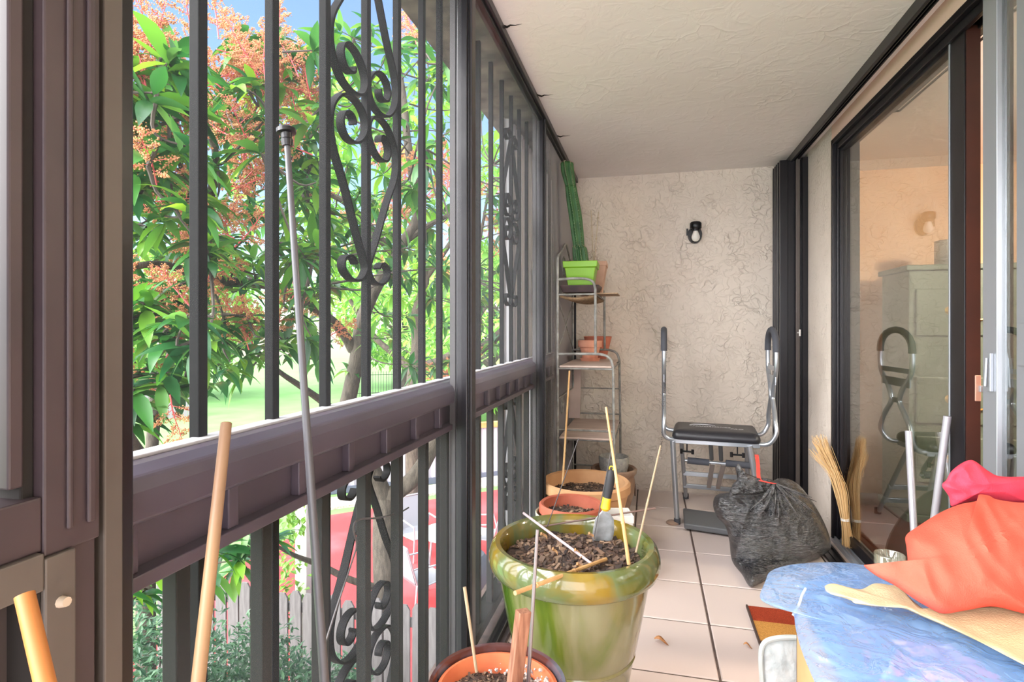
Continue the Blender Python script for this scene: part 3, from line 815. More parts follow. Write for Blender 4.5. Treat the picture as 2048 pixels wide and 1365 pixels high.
for k in range(5):
    a = R.uniform(0, 6.28); q = R.uniform(.02, .17); s = R.uniform(.008, .012)
    pts = [(GC.x + q * math.cos(a) + s * math.cos(t) * (1 - t / 14), GC.y + q * math.sin(a) + s * .8 * math.sin(t), .572 + .004 * t) for t in [i * .5 for i in range(10)]]
    build('husk', MB().strap(pts, (0, 0, 1), .008, .002), M['husk'], g)
def cane(name, label, cat, p, q, r, m, nodes=(), seg=8, r2=None, mid=None):
    P = [Vector(p), Vector(q)] if mid is None else smooth_path([p, mid, q], 8)
    n = len(P) if len(P) > 2 else 13
    if len(P) == 2: P = [P[0].lerp(P[1], i / (n - 1)) for i in range(n)]
    r2 = r if r2 is None else r2
    rs = [r + (r2 - r) * i / (n - 1) for i in range(n)]
    mb = MB().tube(P, rs, seg)
    d = P[-1] - P[0]
    for t in nodes:
        c = P[0] + d * t; rr = r + (r2 - r) * t
        mb.tube([c - d.normalized() * rr * .8, c - d.normalized() * rr * .3, c + d.normalized() * rr * .3, c + d.normalized() * rr * .8], [rr, rr * 1.25, rr * 1.25, rr], seg)
    return tag(build(name, mb, m, smooth=True), label, cat)
M['bamboo'] = mat('bamboo', (214, 176, 124), .5, col2=(196, 150, 98), scale=6, stretch=(3, 3, 1))
M['greycane'] = mat('weathered_cane', (170, 150, 122), .7, col2=(140, 122, 100), scale=10)
M['wire'] = mat('thin_wire', (74, 70, 72), .5, .3)
M['pinkst'] = mat('grey_pink_stick', (186, 168, 172), .5)
M['bstick'] = mat('brown_stick', (112, 90, 82), .6)
cane('bamboo_cane', 'tall tan bamboo cane standing at the right edge of the green planter', 'cane', at(1258, 1130, w=1.62), at(1212, 815, w=1.76), .0058, M['bamboo'], (.25, .5), r2=.0034)
cane('garden_stake', 'grey brown stake with black clips leaning right out of the green planter', 'stake', at(1272, 1106, w=1.71), at(1321, 892, w=1.86), .0036, M['greycane'], (.43, .44), r2=.003)
cane('bamboo_piece', 'short bamboo piece lying across the front rim of the green planter', 'bamboo', at(1030, 1187, w=1.335), at(1212, 1119, w=1.66), .0056, M['bamboo'], (.2, .6))
cane('pale_stick', 'pale pinkish stick lying diagonally over the mulch of the green planter', 'stick', at(1047, 1027, w=1.88), at(1190, 1133, w=1.615), .0042, M['pinkst'])
cane('thin_rod', 'thin brown rod lying level across the back rim of the green planter', 'rod', at(1070, 1056, w=1.915), at(1311, 1017, w=1.93), .0032, M['bstick'])
cane('wire_stake', 'thin dark wire leaning right out of the left part of the green planter', 'wire', at(1094, 1055, w=1.86), at(1157, 878, w=1.98), .0018, M['wire'])
cane('wire_stake', 'thin black wire crossing in front of the hand trowel', 'wire', at(1186, 1085, w=1.72), at(1222, 905, w=1.76), .0015, M['wire'])
cane('metal_rod', 'grey metal rod standing beside the brown wooden stake in front of the green planter', 'rod', at(1056, 1372, w=1.255), at(1075, 1060, w=1.30), .0046, mat('dull_steel', (136, 128, 130), .4, .6), r2=.004)
# trowel
tw_ = thing('hand_trowel', 'garden hand trowel with black and yellow handle stuck in the mulch', 'trowel', at(1206, 1078, w=1.83))
a, b, c_, d = at(1223, 940, w=1.80), at(1213, 1000, w=1.795), at(1210, 1021, w=1.80), at(1204, 1080, w=1.845)
dv = (a - b).normalized()
P = [c_.lerp(a, t) for t in (.28, .4, .55, .7, .85, .95, 1.0)]
build('grip', MB().tube(P, [.0135, .0135, .0150, .0155, .0140, .0115, .006], 14), mat('black_rubber', (44, 44, 48), .6), tw_, smooth=True)
P = [c_.lerp(a, t) for t in (-.01, .05, .12, .22, .3, .34)]
build('ferrule', MB().tube(P, [.010, .0165, .0150, .0142, .0140, .0125], 14), mat('yellow_plastic', (236, 186, 42), .4), tw_, smooth=True)
hl = MB(); hl.tube([a + Vector((0, 0, .004)) + Vector((.007 * math.cos(t), 0, .007 * math.sin(t))) for t in [i * .7 for i in range(10)]], .002, 6)
build('hang_loop', hl, mat('yellow_cord', (226, 186, 50), .5), tw_, smooth=True)
bl = MB(); ax = (d - c_).normalized(); sd = ax.cross(Vector((sT, -cT, 0))).normalized(); nn = sd.cross(ax)
rows = []
for t, w_, sag in ((0, .008, .002), (.12, .018, .004), (.25, .029, .008), (.6, .034, .011), (.85, .033, .011), (1.0, .029, .010), (1.15, .02, .007)):
    p = c_ + (d - c_) * t
    rows.append([p + sd * w_ * s + nn * sag * s * s for s in (-1, -.5, 0, .5, 1)])
bl.add([q for r_ in rows for q in r_], [(i * 5 + k, i * 5 + k + 1, i * 5 + 6 + k, i * 5 + 5 + k) for i in range(6) for k in range(4)])
q = build('blade', bl, mat('worn_steel', (186, 190, 194), .3, .15, col2=(150, 152, 154), scale=30), tw_, smooth=True)
q.modifiers.new('t', 'SOLIDIFY').thickness = .0022
# near pot
NC = Vector((-.326, 1.19, 0))
bp = thing('nested_pot', 'terracotta pot set inside a dark rimmed enamel pot, in front of the green planter', 'plant pot', NC)
build('enamel_pot', MB().lathe([(.001, 0), (.10, 0), (.118, .2), (.140, .42), (.148, .455), (.153, .466), (.150, .472), (.143, .470), (.138, .45), (.11, .2), (.001, .02)], NC, 64), mat('brown_enamel', (78, 44, 40), .2, coat=.5, col2=(96, 96, 108), scale=5, lo=.5, hi=.6), bp, smooth=True)
build('inner_pot', MB().lathe([(.001, .1), (.085, .1), (.112, .40), (.125, .42), (.137, .448), (.134, .458), (.126, .460), (.118, .445), (.112, .40)], NC, 64), mat('orange_terracotta', (222, 124, 80), .75, col2=(204, 104, 66), scale=10), bp, smooth=True, label='orange terracotta inner pot')
bed(bp, NC, .117, .424, 620, .006, 0, .008)
M['stone'] = island_mat('white_grit', [(200, 190, 186), (170, 160, 156), (222, 214, 210)], .8)
gr = MB(); rg = random.Random(5)
for k in range(200):
    a = rg.gauss(.75, .5); q = rg.uniform(.09, .119); s = rg.uniform(.001, .003)
    u = Vector((rg.uniform(-1, 1), rg.uniform(-1, 1), rg.uniform(-1, 1))).normalized(); v = u.orthogonal().normalized()
    gr.obox((NC.x + q * math.cos(a), NC.y + q * math.sin(a), .428 + (.03 if q > .112 else 0) * rg.random() + rg.uniform(0, .004)), u * s, v * s, u.cross(v) * s)
build('grit', gr, M['stone'], bp)['kind'] = 'stuff'
tag(build('outer_tub', MB().lathe([(.12, 0), (.16, .36), (.178, .40), (.182, .405), (.176, .41), (.154, .38), (.150, .34)], NC, 48), mat('tan_plastic', (222, 190, 138), .6), smooth=True), 'tan tub around the dark rimmed pot at the bottom edge of the photo', 'tub')
sk = MB(); a, b = at(1026, 1392, w=1.235), at(1047, 1222, w=1.235)
sk.beam(a, b, .030, .022, up=(.55, -.6, 0))
tag(build('wooden_stake', sk, mat('stake_wood', (164, 116, 92), .75, col2=(126, 82, 62), scale=9, stretch=(14, 14, 1.2), bump=.15), bevel=.002), 'flat brown wooden stake standing in the nested terracotta pot', 'stake')
cane('thin_cane', 'thin pale cane standing at the left of the wooden stake in the nested pot', 'cane', at(953, 1345, w=1.27), at(929, 1175, w=1.30), .0036, M['greycane'], r2=.0042)
# pots further back
def bowl(name, label, c, z, r, h, m, wall=.022, foot=.6, n=260):
    t = thing(name, label, 'plant pot', c)
    build('bowl', MB().lathe([(.001, z), (r * foot, z), (r * .82, z + h * .5), (r * .93, z + h * .78), (r * .95, z + h * .84), (r, z + h * .86), (r * 1.0, z + h * .97), (r - wall * .4, z + h), (r - wall, z + h * .985), (r - wall * 1.2, z + h * .84), (r * .6, z + h * .3), (.001, z + h * .25)], c, 60), m, t, smooth=True)
    bed(t, c, r - wall * 1.1, z + h * .80, n, .011, 0, .012)
    return t
bowl('clay_bowl', 'wide tan clay bowl with dry soil, behind the small reddish bowl', Vector((-.355, 3.20, 0)), 0, .25, .385, mat('tan_clay', (212, 166, 122), .7, col2=(196, 146, 104), scale=6), .03, n=420)
bowl('clay_bowl', 'small reddish clay bowl sitting in a pale green pot behind the green planter', Vector((-.375, 2.74, 0)), .10, .158, .292, mat('red_clay', (186, 104, 80), .75, col2=(168, 88, 68), scale=8), .022, n=260)
tag(build('cachepot', MB().lathe([(.001, 0), (.12, 0), (.158, .25), (.166, .345), (.162, .35), (.156, .345), (.148, .25), (.001, .04)], (-.385, 2.735, 0), 48), mat('pale_green_glaze', (196, 200, 176), .3), smooth=True), 'pale green pot under the small reddish bowl', 'plant pot')
wp = square_loft([(.045, 0), (.062, .30), (.066, .30), (.066, .335), (.058, .335), (.055, .30), (.04, .02)], -.155, 2.83, 0, .25)
tag(build('square_planter', wp, mat('white_plastic_pot', (226, 224, 220), .5), bevel=.003), 'white square plastic pot between the tan bowl and the green planter', 'plant pot')
uc = Vector((-.235, 3.80, 0))
ur = thing('clay_urn', 'brown carved clay urn under the plant rack by the end wall', 'urn', uc)
build('body', MB().lathe([(.001, 0), (.085, 0), (.105, .06), (.135, .16), (.140, .22), (.132, .265), (.138, .275), (.150, .29), (.152, .312), (.142, .32), (.128, .312), (.122, .27), (.001, .2)], uc, 56), mat('brown_clay', (150, 118, 98), .75, col2=(170, 146, 128), scale=14, bump=.25, bscale=25), ur, smooth=True)
vn = MB()
for k in range(6):
    a0 = k * 1.05
    pts = [(uc.x + .139 * math.cos(a0 + .16 * math.cos(t) * (1 - t / 12)), uc.y + .139 * math.sin(a0 + .16 * math.cos(t) * (1 - t / 12)), .17 + .05 * math.sin(t) * (1 - t / 12)) for t in [i * .5 for i in range(20)]]
    vn.tube(pts, .004, 6)
build('scroll_relief', vn, mat('dark_brown_clay', (96, 70, 58), .8), ur, smooth=True)
tag(build('textured_pot', MB().lathe([(.001, .20), (.075, .20), (.088, .30), (.096, .33), (.100, .385), (.094, .395), (.084, .385), (.078, .33), (.001, .31)], uc, 48), mat('grey_textured', (176, 174, 168), .8, col2=(146, 146, 144), scale=40, bump=.6, bscale=70), smooth=True), 'small grey textured pot sitting inside the brown urn', 'plant pot')
cane('bamboo_cane', 'slim tan cane standing in the tan clay bowl in front of the plant rack', 'cane', at(1125, 972, w=3.12), at(1139, 742, w=3.2), .0062, M['bamboo'], r2=.005)
# slim things leaning on the screens
def leaner(p, q, floor=.024):
    p = Vector(p); q = Vector(q); t = (floor - p.z) / (q.z - p.z)
    return p + (q - p) * t
pt = at(574, 285, X=-.545); pm = at(634, 1150, X=-.475)
pf = leaner(pt, pm)
po = thing('curtain_pole', 'grey metal pole with a black knob on top leaning against the screen', 'pole', pf)
n_ = 14; P = [pf.lerp(pt, i / (n_ - 1)) for i in range(n_)]
build('shaft', MB().tube(P, [.0088 - .0042 * i / (n_ - 1) for i in range(n_)], 14), mat('grey_enamel', (74, 73, 78), .35, .1, col2=(58, 52, 48), scale=7, lo=.55, hi=.75), po, smooth=True)
d = (pt - pf).normalized(); kz = Vector((0, 0, 1))
build('knob', MB().tube([pt - d * .006, pt + d * .004, pt + d * .006, pt + d * .014, pt + d * .015, pt + d * .021, pt + d * .024], [.0075, .009, .0075, .0085, .0145, .0145, .010], 18), M['black'], po, smooth=True)
p1_ = at(452, 848, X=-.47); p2_ = at(412, 1180, X=-.42)
b1 = leaner(p1_, p2_)
bm = MB(); n_ = 14; P = [b1.lerp(p1_, i / (n_ - 1)) + Vector((.006 * math.sin(i / 13 * 3.1), 0, 0)) for i in range(n_)]
bm.tube(P, [.0062] * n_, 12); dd = (p1_ - b1)
for z_ in (.86, .54, .25):
    t = (z_ - b1.z) / dd.z; i0 = int(t * 13); c = P[i0].lerp(P[i0 + 1], t * 13 - i0); u = dd.normalized()
    bm.tube([c - u * .006, c - u * .002, c + u * .002, c + u * .006], [.0062, .0075, .0075, .0062], 12)
tag(build('bamboo_cane', bm, mat('bamboo_dull', (166, 130, 92), .5, col2=(126, 96, 74), scale=3), smooth=True), 'bamboo cane leaning on the railing left of the grey pole', 'cane')
p1_ = at(49, 1190, X=-.40); p2_ = at(90, 1365, X=-.37)
cane('bamboo_cane', 'orange bamboo cane in front of the bronze stile, its top at the lower left corner', 'cane', leaner(p1_, p2_), p1_, .0056, mat('orange_bamboo', (176, 112, 56), .5, col2=(158, 98, 46), scale=4), (.6,), seg=16)
cw = smooth_path([at(645, 1305, X=-.60), at(672, 1220, X=-.60), at(702, 1130, X=-.60), at(713, 1090, X=-.60), at(707, 1058, X=-.60), at(718, 1040, X=-.60), at(760, 1036, X=-.63), at(800, 1025, X=-.66), at(817, 1016, X=-.68)], 6)
tag(build('dry_vine', MB().tube(cw, .0022, 6), M['wire'], smooth=True), 'thin dark dry stem draped over the lower iron scrolls', 'stem')
# litter
def dryleaf(px, py, s, label):
    c = at(px, py, Z=.004); mb = MB(); n = 7; rows = []
    for i in range(n):
        t = i / (n - 1); wd = s * .28 * math.sin(math.pi * min(1, t * .9 + .08))
        for k in (-1, 0, 1):
            rows.append((c.x + (t - .5) * s, c.y - (t - .5) * s * .45 + k * wd, c.z + .004 + abs(k) * wd * .5 + .006 * math.sin(t * 5)))
    mb.add(rows, [(i * 3 + k, i * 3 + k + 1, i * 3 + 4 + k, i * 3 + 3 + k) for i in range(n - 1) for k in (0, 1)])
    q = build('dry_leaf', mb, mat('dry_leaf_brown', (190, 134, 84), .7, col2=(150, 98, 60), scale=40), smooth=True)
    q.modifiers.new('t', 'SOLIDIFY').thickness = .001
    tag(q, label, 'leaf')
dryleaf(1323, 1286, .055, 'curled dry brown leaf on the tile beside the green planter')
dryleaf(1496, 1295, .03, 'small dry leaf fragment on the tile left of the striped rug')
# soil crumbs behind the planter along the sill
sc2 = MB(); rg = random.Random(3)
for k in range(240):
    s = rg.uniform(.002, .007); u = Vector((rg.uniform(-1, 1), rg.uniform(-1, 1), rg.uniform(-1, 1))).normalized(); v = u.orthogonal().normalized()
    sc2.obox((rg.uniform(-.545, -.47), rg.uniform(1.75, 2.3), .003), u * s, v * s, u.cross(v) * s * .6)
o = build('soil_crumbs', sc2, M['mulch']); o['kind'] = 'stuff'; tag(o, 'spilled soil crumbs along the sill behind the green planter', 'soil')

# ================================================================ EXERCISE CHAIR
CR = Matrix.Rotation(math.radians(-5), 4, 'Z'); cc = Vector((.41, 3.82, 0))
def k3(x, y, z): return CR @ (Vector((x, y, z)) - cc) + cc
ch = thing('exercise_chair', 'silver framed exercise chair with black padded seat and two looped handles', 'exercise chair', cc)
M['tube'] = mat('silver_tube', (176, 182, 190), .28, .75)
M['foam'] = mat('grey_foam', (70, 72, 80), .85)
M['pad'] = mat('black_vinyl', (36, 36, 42), .38, bump=.05, bscale=150)
sx0, sx1, sy0, sy1 = .150, .662, 3.635, 4.01
st = MB(); ns = 14; prof = [(-.018, .548), (-.004, .552), (.002, .566), (.0, .582), (-.008, .596), (-.022, .606), (-.05, .611)]
def rr(e, k):
    """rounded rectangle, grown by e"""
    x0, x1, y0, y1 = sx0 - e, sx1 + e, sy0 - e, sy1 + e; rad = max(.004, .035 + e)
    cs = [(x1 - rad, y1 - rad, 0), (x0 + rad, y1 - rad, 90), (x0 + rad, y0 + rad, 180), (x1 - rad, y0 + rad, 270)]
    return [(cx + rad * math.cos(math.radians(a + j * 15)), cy + rad * math.sin(math.radians(a + j * 15))) for cx, cy, a in cs for j in range(7)]
vs = []; nr = 28
for e, z in prof: vs += [k3(x, y, z) for x, y in rr(e, 0)]
vs += [k3(.406, 3.82, .612)]
fs = [(i * nr + k, i * nr + (k + 1) % nr, (i + 1) * nr + (k + 1) % nr, (i + 1) * nr + k) for i in range(len(prof) - 1) for k in range(nr)]
fs += [((len(prof) - 1) * nr + k, (len(prof) - 1) * nr + (k + 1) % nr, len(vs) - 1) for k in range(nr)] + [tuple(range(nr - 1, -1, -1))]
st.add(vs, fs)
seat = build('seat', st, M['pad'], ch, smooth=True)
M['print'] = mat('silver_print', (186, 186, 190), .4)
def lettering(txt, size, loc, rotz, parent, m, shear=0.0, stretch=1.0, name='lettering'):
    cu = bpy.data.curves.new('txt', 'FONT'); cu.body = txt; cu.size = size; cu.extrude = .0004; cu.shear = shear; cu.space_character = 1.05
    t = bpy.data.objects.new('txt', cu); COL.objects.link(t)
    dg = bpy.context.evaluated_depsgraph_get(); me = bpy.data.meshes.new_from_object(t.evaluated_get(dg))
    bpy.data.objects.remove(t)
    me.transform(Matrix.Translation(Vector(loc) - Vector(parent['_at'])) @ Matrix.Rotation(rotz, 4, 'Z') @ Matrix.Scale(stretch, 4, (1, 0, 0)))
    me.materials.clear(); me.materials.append(m)
    o = bpy.data.objects.new(name, me); COL.objects.link(o); o.parent = parent; o['_at'] = parent['_at']
    return o
lettering('PERFORMANCE', .040, k3(.268, 3.80, .6125), math.radians(-5), seat, M['print'], .2, .80)
lettering('PRO', .030, k3(.495, 3.765, .6122), math.radians(-5), seat, M['print'], .2, 1.3)
sw = MB(); sw.tube([k3(.285 + .001 + .085 * -math.cos(t) + .05, 3.84 + .045 * math.sin(t), .6125) for t in [-.6 + i * .2 for i in range(17)]], [.0008 + .003 * math.sin(min(1, i / 16) * 3.14) for i in range(17)], 6)
build('swoosh', sw, M['print'], seat, smooth=True)
fr = MB()
for y in (3.67, 3.97): fr.beam(k3(.15, y, .535), k3(.66, y, .535), .02, .025)
for x in (.165, .645): fr.beam(k3(x, 3.66, .536), k3(x, 3.98, .536), .022, .028)
build('seat_frame', fr, M['tube'], ch, bevel=.002)
lr = .0165
for i, (a, b) in enumerate((((.152, 3.665, .535), (.178, 3.70, .008)), ((.600, 3.66, .535), (.690, 3.68, .008)), ((.190, 3.95, .535), (.215, 4.27, .008)), ((.600, 3.95, .535), (.640, 4.27, .008)))):
    mb = MB().tube([k3(*a), k3(*b)], lr if i < 2 else .014, 14); q = build('leg', mb, M['tube'], ch, smooth=True)
    p = k3(*b); build('foot_cap', MB().tube([p + Vector((0, 0, -.006)), p + Vector((0, 0, .03))], .020, 14), M['foam'], q, smooth=True)
p = k3(.150, 3.70, 0); build('floor_glide', MB().lathe([(.001, .0), (.040, .0), (.042, .006), (.032, .014), (.001, .016)], (p.x, p.y, .001), 20), mat('tan_rubber', (150, 126, 112), .7), ch, smooth=True)
fr = MB()
for z, y in ((.115, 4.20), (.22, 4.135)): fr.beam(k3(.20, y, z), k3(.64, y, z), .02, .03)
build('rear_crossbar', fr, M['tube'], ch, bevel=.002)
def handle(xo, xs, sgn, skew):
    yc = 3.83
    k3 = lambda x, y, z: k3_(x + skew * (y - yc), y, z)
    leg = lambda s: [(xs, yc + s * .155, .545), (xs + sgn * .045, yc + s * .165, .548), (xs + sgn * .075, yc + s * .175, .572), (xo + sgn * .002, yc + s * .18, .62), (xo, yc + s * .165, .68), (xo, yc + s * .105, .75), (xo, yc + s * .055, .80), (xo, yc + s * .05, .835), (xo, yc + s * .09, .90), (xo, yc + s * .165, .97), (xo, yc + s * .19, 1.03), (xo, yc + s * .19, 1.13)]
    arc = [(xo, yc + .19 * math.cos(t), 1.13 + .11 * math.sin(t)) for t in [i * math.pi / 10 for i in range(1, 10)]]
    pts = [k3(*p) for p in smooth_path(leg(1), 5)] + [k3(*p) for p in arc] + [k3(*p) for p in reversed(smooth_path(leg(-1), 5))]
    h = build('handle', MB().tube(pts, .0135, 14), M['tube'], ch, smooth=True)
    gp_ = [k3(xo, yc + .19, 1.105)] + [k3(*p) for p in [(xo, yc + .19, 1.13)] + arc + [(xo, yc - .19, 1.13), (xo, yc - .19, 1.105)]]
    build('grip', MB().tube(gp_, .0195, 16), M['foam'], h, smooth=True)
    rg_ = MB(); rg_.beam(k3(xo, yc - .19, 1.0), k3(xo, yc + .19, 1.0), .006, .03); rg_.beam(k3(xo, yc - .17, .93), k3(xo, yc + .17, .93), .006, .05); rg_.beam(k3(xo, yc - .05, .82), k3(xo, yc + .05, .82), .006, .03)
    build('rung', rg_, M['tube'], h, bevel=.002)
k3_ = k3
handle(.088, .165, -1, -.065); handle(.742, .647, 1, -.02)
pd = thing if False else None
pb = MB(); pb.tube([k3(.222, 3.79, .39), k3(.628, 3.79, .385)], .009, 10); q = build('pedal_bar', pb, M['tube'], ch, smooth=True)
for a, b in ((.238, .372), (.470, .618)): build('foam_roller', MB().tube([k3(a, 3.79, .39), k3(b, 3.79, .386)], .021, 16), M['foam'], q, smooth=True)
for xa_, xb_ in ((.392, .372), (.458, .432)):
    mb = MB().beam(k3(xa_, 3.79, .385), k3(xb_, 4.16, .13), .028, .018); build('pedal_arm', mb, mat('brushed_arm', (178, 172, 170), .4, .6), ch, bevel=.002)
for x in (.378, .440):
    mb = MB().tube([k3(x, 3.95, .535), k3(x + .012, 4.10, .34)], .014, 12); build('spring_tube', mb, mat('grey_spring_tube', (134, 140, 146), .4, .5), ch, smooth=True)
for x in (.235, .54):
    mb = MB(); mb.tube([k3(x, 3.80, .53), k3(x, 3.80, .445)], .004, 8); mb.tube([k3(x - .035, 3.80, .445), k3(x + .035, 3.80, .445)], .006, 8); mb.tube([k3(x - .035, 3.80, .43), k3(x - .035, 3.80, .46)], .009, 8); mb.tube([k3(x + .035, 3.80, .43), k3(x + .035, 3.80, .46)], .009, 8)
    build('spring_hook', mb, M['black'], ch, smooth=True)
fp = MB(); A = Vector((.205, 3.60, 0)); e1 = Vector((.47, -.10, 0)); e2 = Vector((.01, .31, 0))
fp.add([A + e1 * a + e2 * b + Vector((0, 0, z)) for z in (.012, .048) for a, b in ((0, 0), (1, 0), (1, 1), (0, 1))], [(0, 3, 2, 1), (4, 5, 6, 7), (0, 1, 5, 4), (1, 2, 6, 5), (2, 3, 7, 6), (3, 0, 4, 7)])
build('base_plate', fp, mat('charcoal_plate', (92, 94, 98), .55, bump=.1, bscale=200), ch, bevel=.008)
cn = MB(); a = at(1333, 700, w=3.60); b = at(1322, 905, w=3.58)
n_ = 46
for i in range(n_):
    p = a.lerp(b, i / n_); u = Vector((.005, 0, 0)) if i % 2 else Vector((0, .005, 0))
    cn.tube([p - u, p + Vector((0, 0, -.007)) - u * .6, p + Vector((0, 0, -.007)) + u * .6, p + u], .0011, 4)
tag(build('bead_chain', cn, mat('dull_chain', (120, 112, 104), .4, .6)), 'thin dull chain hanging down beside the left handle of the exercise chair', 'chain')

# ================================================================ RUBBISH BAG
gd = lambda x, y: min(3.02, F * H / (max(y, 900) - CY) * .995)
gb = thing('rubbish_bag', 'full black plastic rubbish bag with red drawstring on the tiles', 'bag', at(1540, 1150, Z=0))
def bagmat():
    m, nt, b, out = new_mat('black_bag_plastic')
    b.inputs['Base Color'].default_value = lin((20, 21, 29)); b.inputs['Roughness'].default_value = .17; b.inputs['Specular IOR Level'].default_value = .8; b.inputs['IOR'].default_value = 1.9
    tc = node(nt, 'ShaderNodeTexCoord')
    mp = node(nt, 'ShaderNodeMapping'); mp.inputs['Scale'].default_value = (1, 1, 3.2); mp.inputs['Rotation'].default_value = (0, .5, .2)
    nt.links.new(tc.outputs['Object'], mp.inputs['Vector'])
    n = node(nt, 'ShaderNodeTexNoise'); n.inputs['Scale'].default_value = 26; n.inputs['Detail'].default_value = 5; n.inputs['Roughness'].default_value = .6; n.inputs['Distortion'].default_value = 1.8
    nt.links.new(mp.outputs['Vector'], n.inputs['Vector'])
    bp = node(nt, 'ShaderNodeBump'); bp.inputs['Strength'].default_value = 1.0; bp.inputs['Distance'].default_value = .014
    nt.links.new(n.outputs['Fac'], bp.inputs['Height']); nt.links.new(bp.outputs['Normal'], b.inputs['Normal'])
    return m
M['bag'] = bagmat()
ol = [(1426, 1010), (1432, 992), (1452, 986), (1490, 984), (1530, 972), (1560, 957), (1592, 966), (1622, 1000), (1648, 1045), (1662, 1088), (1652, 1108), (1610, 1128), (1560, 1146), (1522, 1166), (1500, 1174), (1484, 1150), (1464, 1122), (1458, 1080), (1450, 1052), (1434, 1034)]
def sackfold(p):
    q = Vector((p.x * 9, p.y * 9, p.z * 22)); w = noise.noise(p * 7) * 2.2
    a = 1 - abs(noise.noise(q + Vector((w, w, 0)))) * 2
    v = p - SK; an = math.atan2(v.x, -v.z + .05)
    rad = math.sin(an * 17 + 3 * noise.noise(p * 6)) * max(0, 1 - v.length / .42)
    b = 1 - abs(noise.noise(Vector((p.x * 26, p.y * 26, p.z * 48)) + Vector((w * 2, 0, w)))) * 2
    return .0085 * a + .011 * rad + .0045 * b
SK = at(1549, 967, w=2.82)
build('sack', soft_body(ol, gd, .20, .16, .016, 5.5, 100, stretch=(1.4, 1, .8), seed=3, floor=.006, n=16, extra=sackfold), M['bag'], gb, smooth=True)
o2 = [(1471, 936), (1478, 929), (1488, 944), (1508, 953), (1532, 957), (1548, 962), (1556, 970), (1538, 982), (1512, 990), (1480, 990), (1459, 992), (1464, 972), (1474, 958)]
build('gathered_top', soft_body(o2, lambda x, y: 2.86, .035, .035, .018, 18, 44, seed=6, n=12), M['bag'], gb, smooth=True)
pl = MB(); rg = random.Random(9)
tie = at(1549, 967, w=2.82)
for k in range(16):
    a = k / 16 * 6.283; e = at(1549 + 75 * math.cos(a) * (1.2 if math.cos(a) > 0 else .9), 985 + 62 * abs(math.sin(a)) + 8, w=2.80 - .06 * abs(math.sin(a)))
    e = at(1500 + k * 9.5, 1000 + 26 * math.sin(k * 1.3) + 20, w=2.80)
    mid = tie.lerp(e, .5) + Vector((0, -.03, .004))
    pl.tube(smooth_path([tie, mid, e], 4), [.004, .006, .007, .007, .006, .005, .004, .002, .001], 6)
build('pleats', pl, M['bag'], gb, smooth=True).name = 'pleat'
ds = MB(); ds.strap(smooth_path([at(1513, 910, w=2.86), at(1516, 930, w=2.85), at(1518, 958, w=2.83), at(1530, 964, w=2.80), at(1549, 968, w=2.78)], 4), (1, .2, 0), .018, .002)
build('drawstring', ds, mat('red_plastic', (236, 70, 60), .4), gb)

# ================================================================ BROOM, TUBES, JAR by the door
br = thing('straw_broom', 'straw hand broom standing upside down against the door frame', 'broom', (1.065, 3.47, .03))
sb = MB(); rg = random.Random(21)
base, tie_, mid, tip = Vector((1.068, 3.47, .034)), at(1690, 1040, X=1.055), at(1676, 965, X=1.045), at(1650, 882, X=1.0)
for k in range(230):
    u, v = rg.gauss(0, 1), rg.gauss(0, 1); s = rg.random()
    p0 = base + Vector((u * .010, v * .014, rg.uniform(0, .01))); p1 = tie_ + Vector((u * .007, v * .009, 0)); p2 = mid + Vector((u * .012, v * .020, 0))
    sp = rg.uniform(-1, 1)
    p3 = tip + Vector((-.030 * max(0, sp) + u * .010, sp * .045 + v * .02, rg.uniform(-.10, .045) - abs(sp) * .01))
    p3 += Vector((-.035, 0, -.012)) * rg.random()
    sb.tube(smooth_path([p0, p1, p2, p3], 4), .0011, 3, 0, False)
    if k % 7 == 0 and k < 120:
        sb.tube([p0, p0 + Vector((rg.uniform(-.02, .03), rg.uniform(-.06, .03), rg.uniform(-.004, .02)))], .001, 3, 0, False)
build('bristles', sb, island_mat('straw', [(214, 176, 118), (190, 146, 92), (226, 194, 140), (170, 126, 78)], .7), br)
q = MB(); q.tube([tie_ + Vector((0, 0, -.006)), tie_ + Vector((0, 0, .006))], .022, 14)
build('binding', q, mat('white_tie', (230, 226, 220), .5), br, smooth=True)
M['alu'] = mat('brushed_aluminium', (168, 166, 174), .35, .3)
for a, b, lab in (((1817, 863, 1.03), (1829, 1085, 1.005), 'upright aluminium tube leaning on the door glass beside the broom'), ((1895, 833, 1.045), (1869, 1035, 1.012), 'slanted aluminium tube leaning on the door stile by the pink cloth')):
    p, q = at(a[0], a[1], X=a[2]), at(b[0], b[1], X=b[2])
    e = leaner(p, q, .006)
    tb = MB(); P = [e, p]; d = (p - e).normalized()
    tb.tube([e, p, p, p - d * .05], [.0125, .0125, .0105, .0105], 18, 0, False)
    tag(build('metal_tube', tb, M['alu'], smooth=True), lab, 'tube')
jc = Vector((.945, 2.575, 0))
tag(build('glass_vase', MB().lathe([(.001, .003), (.050, .003), (.053, .012), (.054, .16), (.055, .328), (.0535, .331), (.051, .328), (.050, .16), (.049, .016), (.001, .012)], jc, 40), M['jar'], smooth=True), 'clear straight glass vase on the floor behind the blue bag', 'vase')

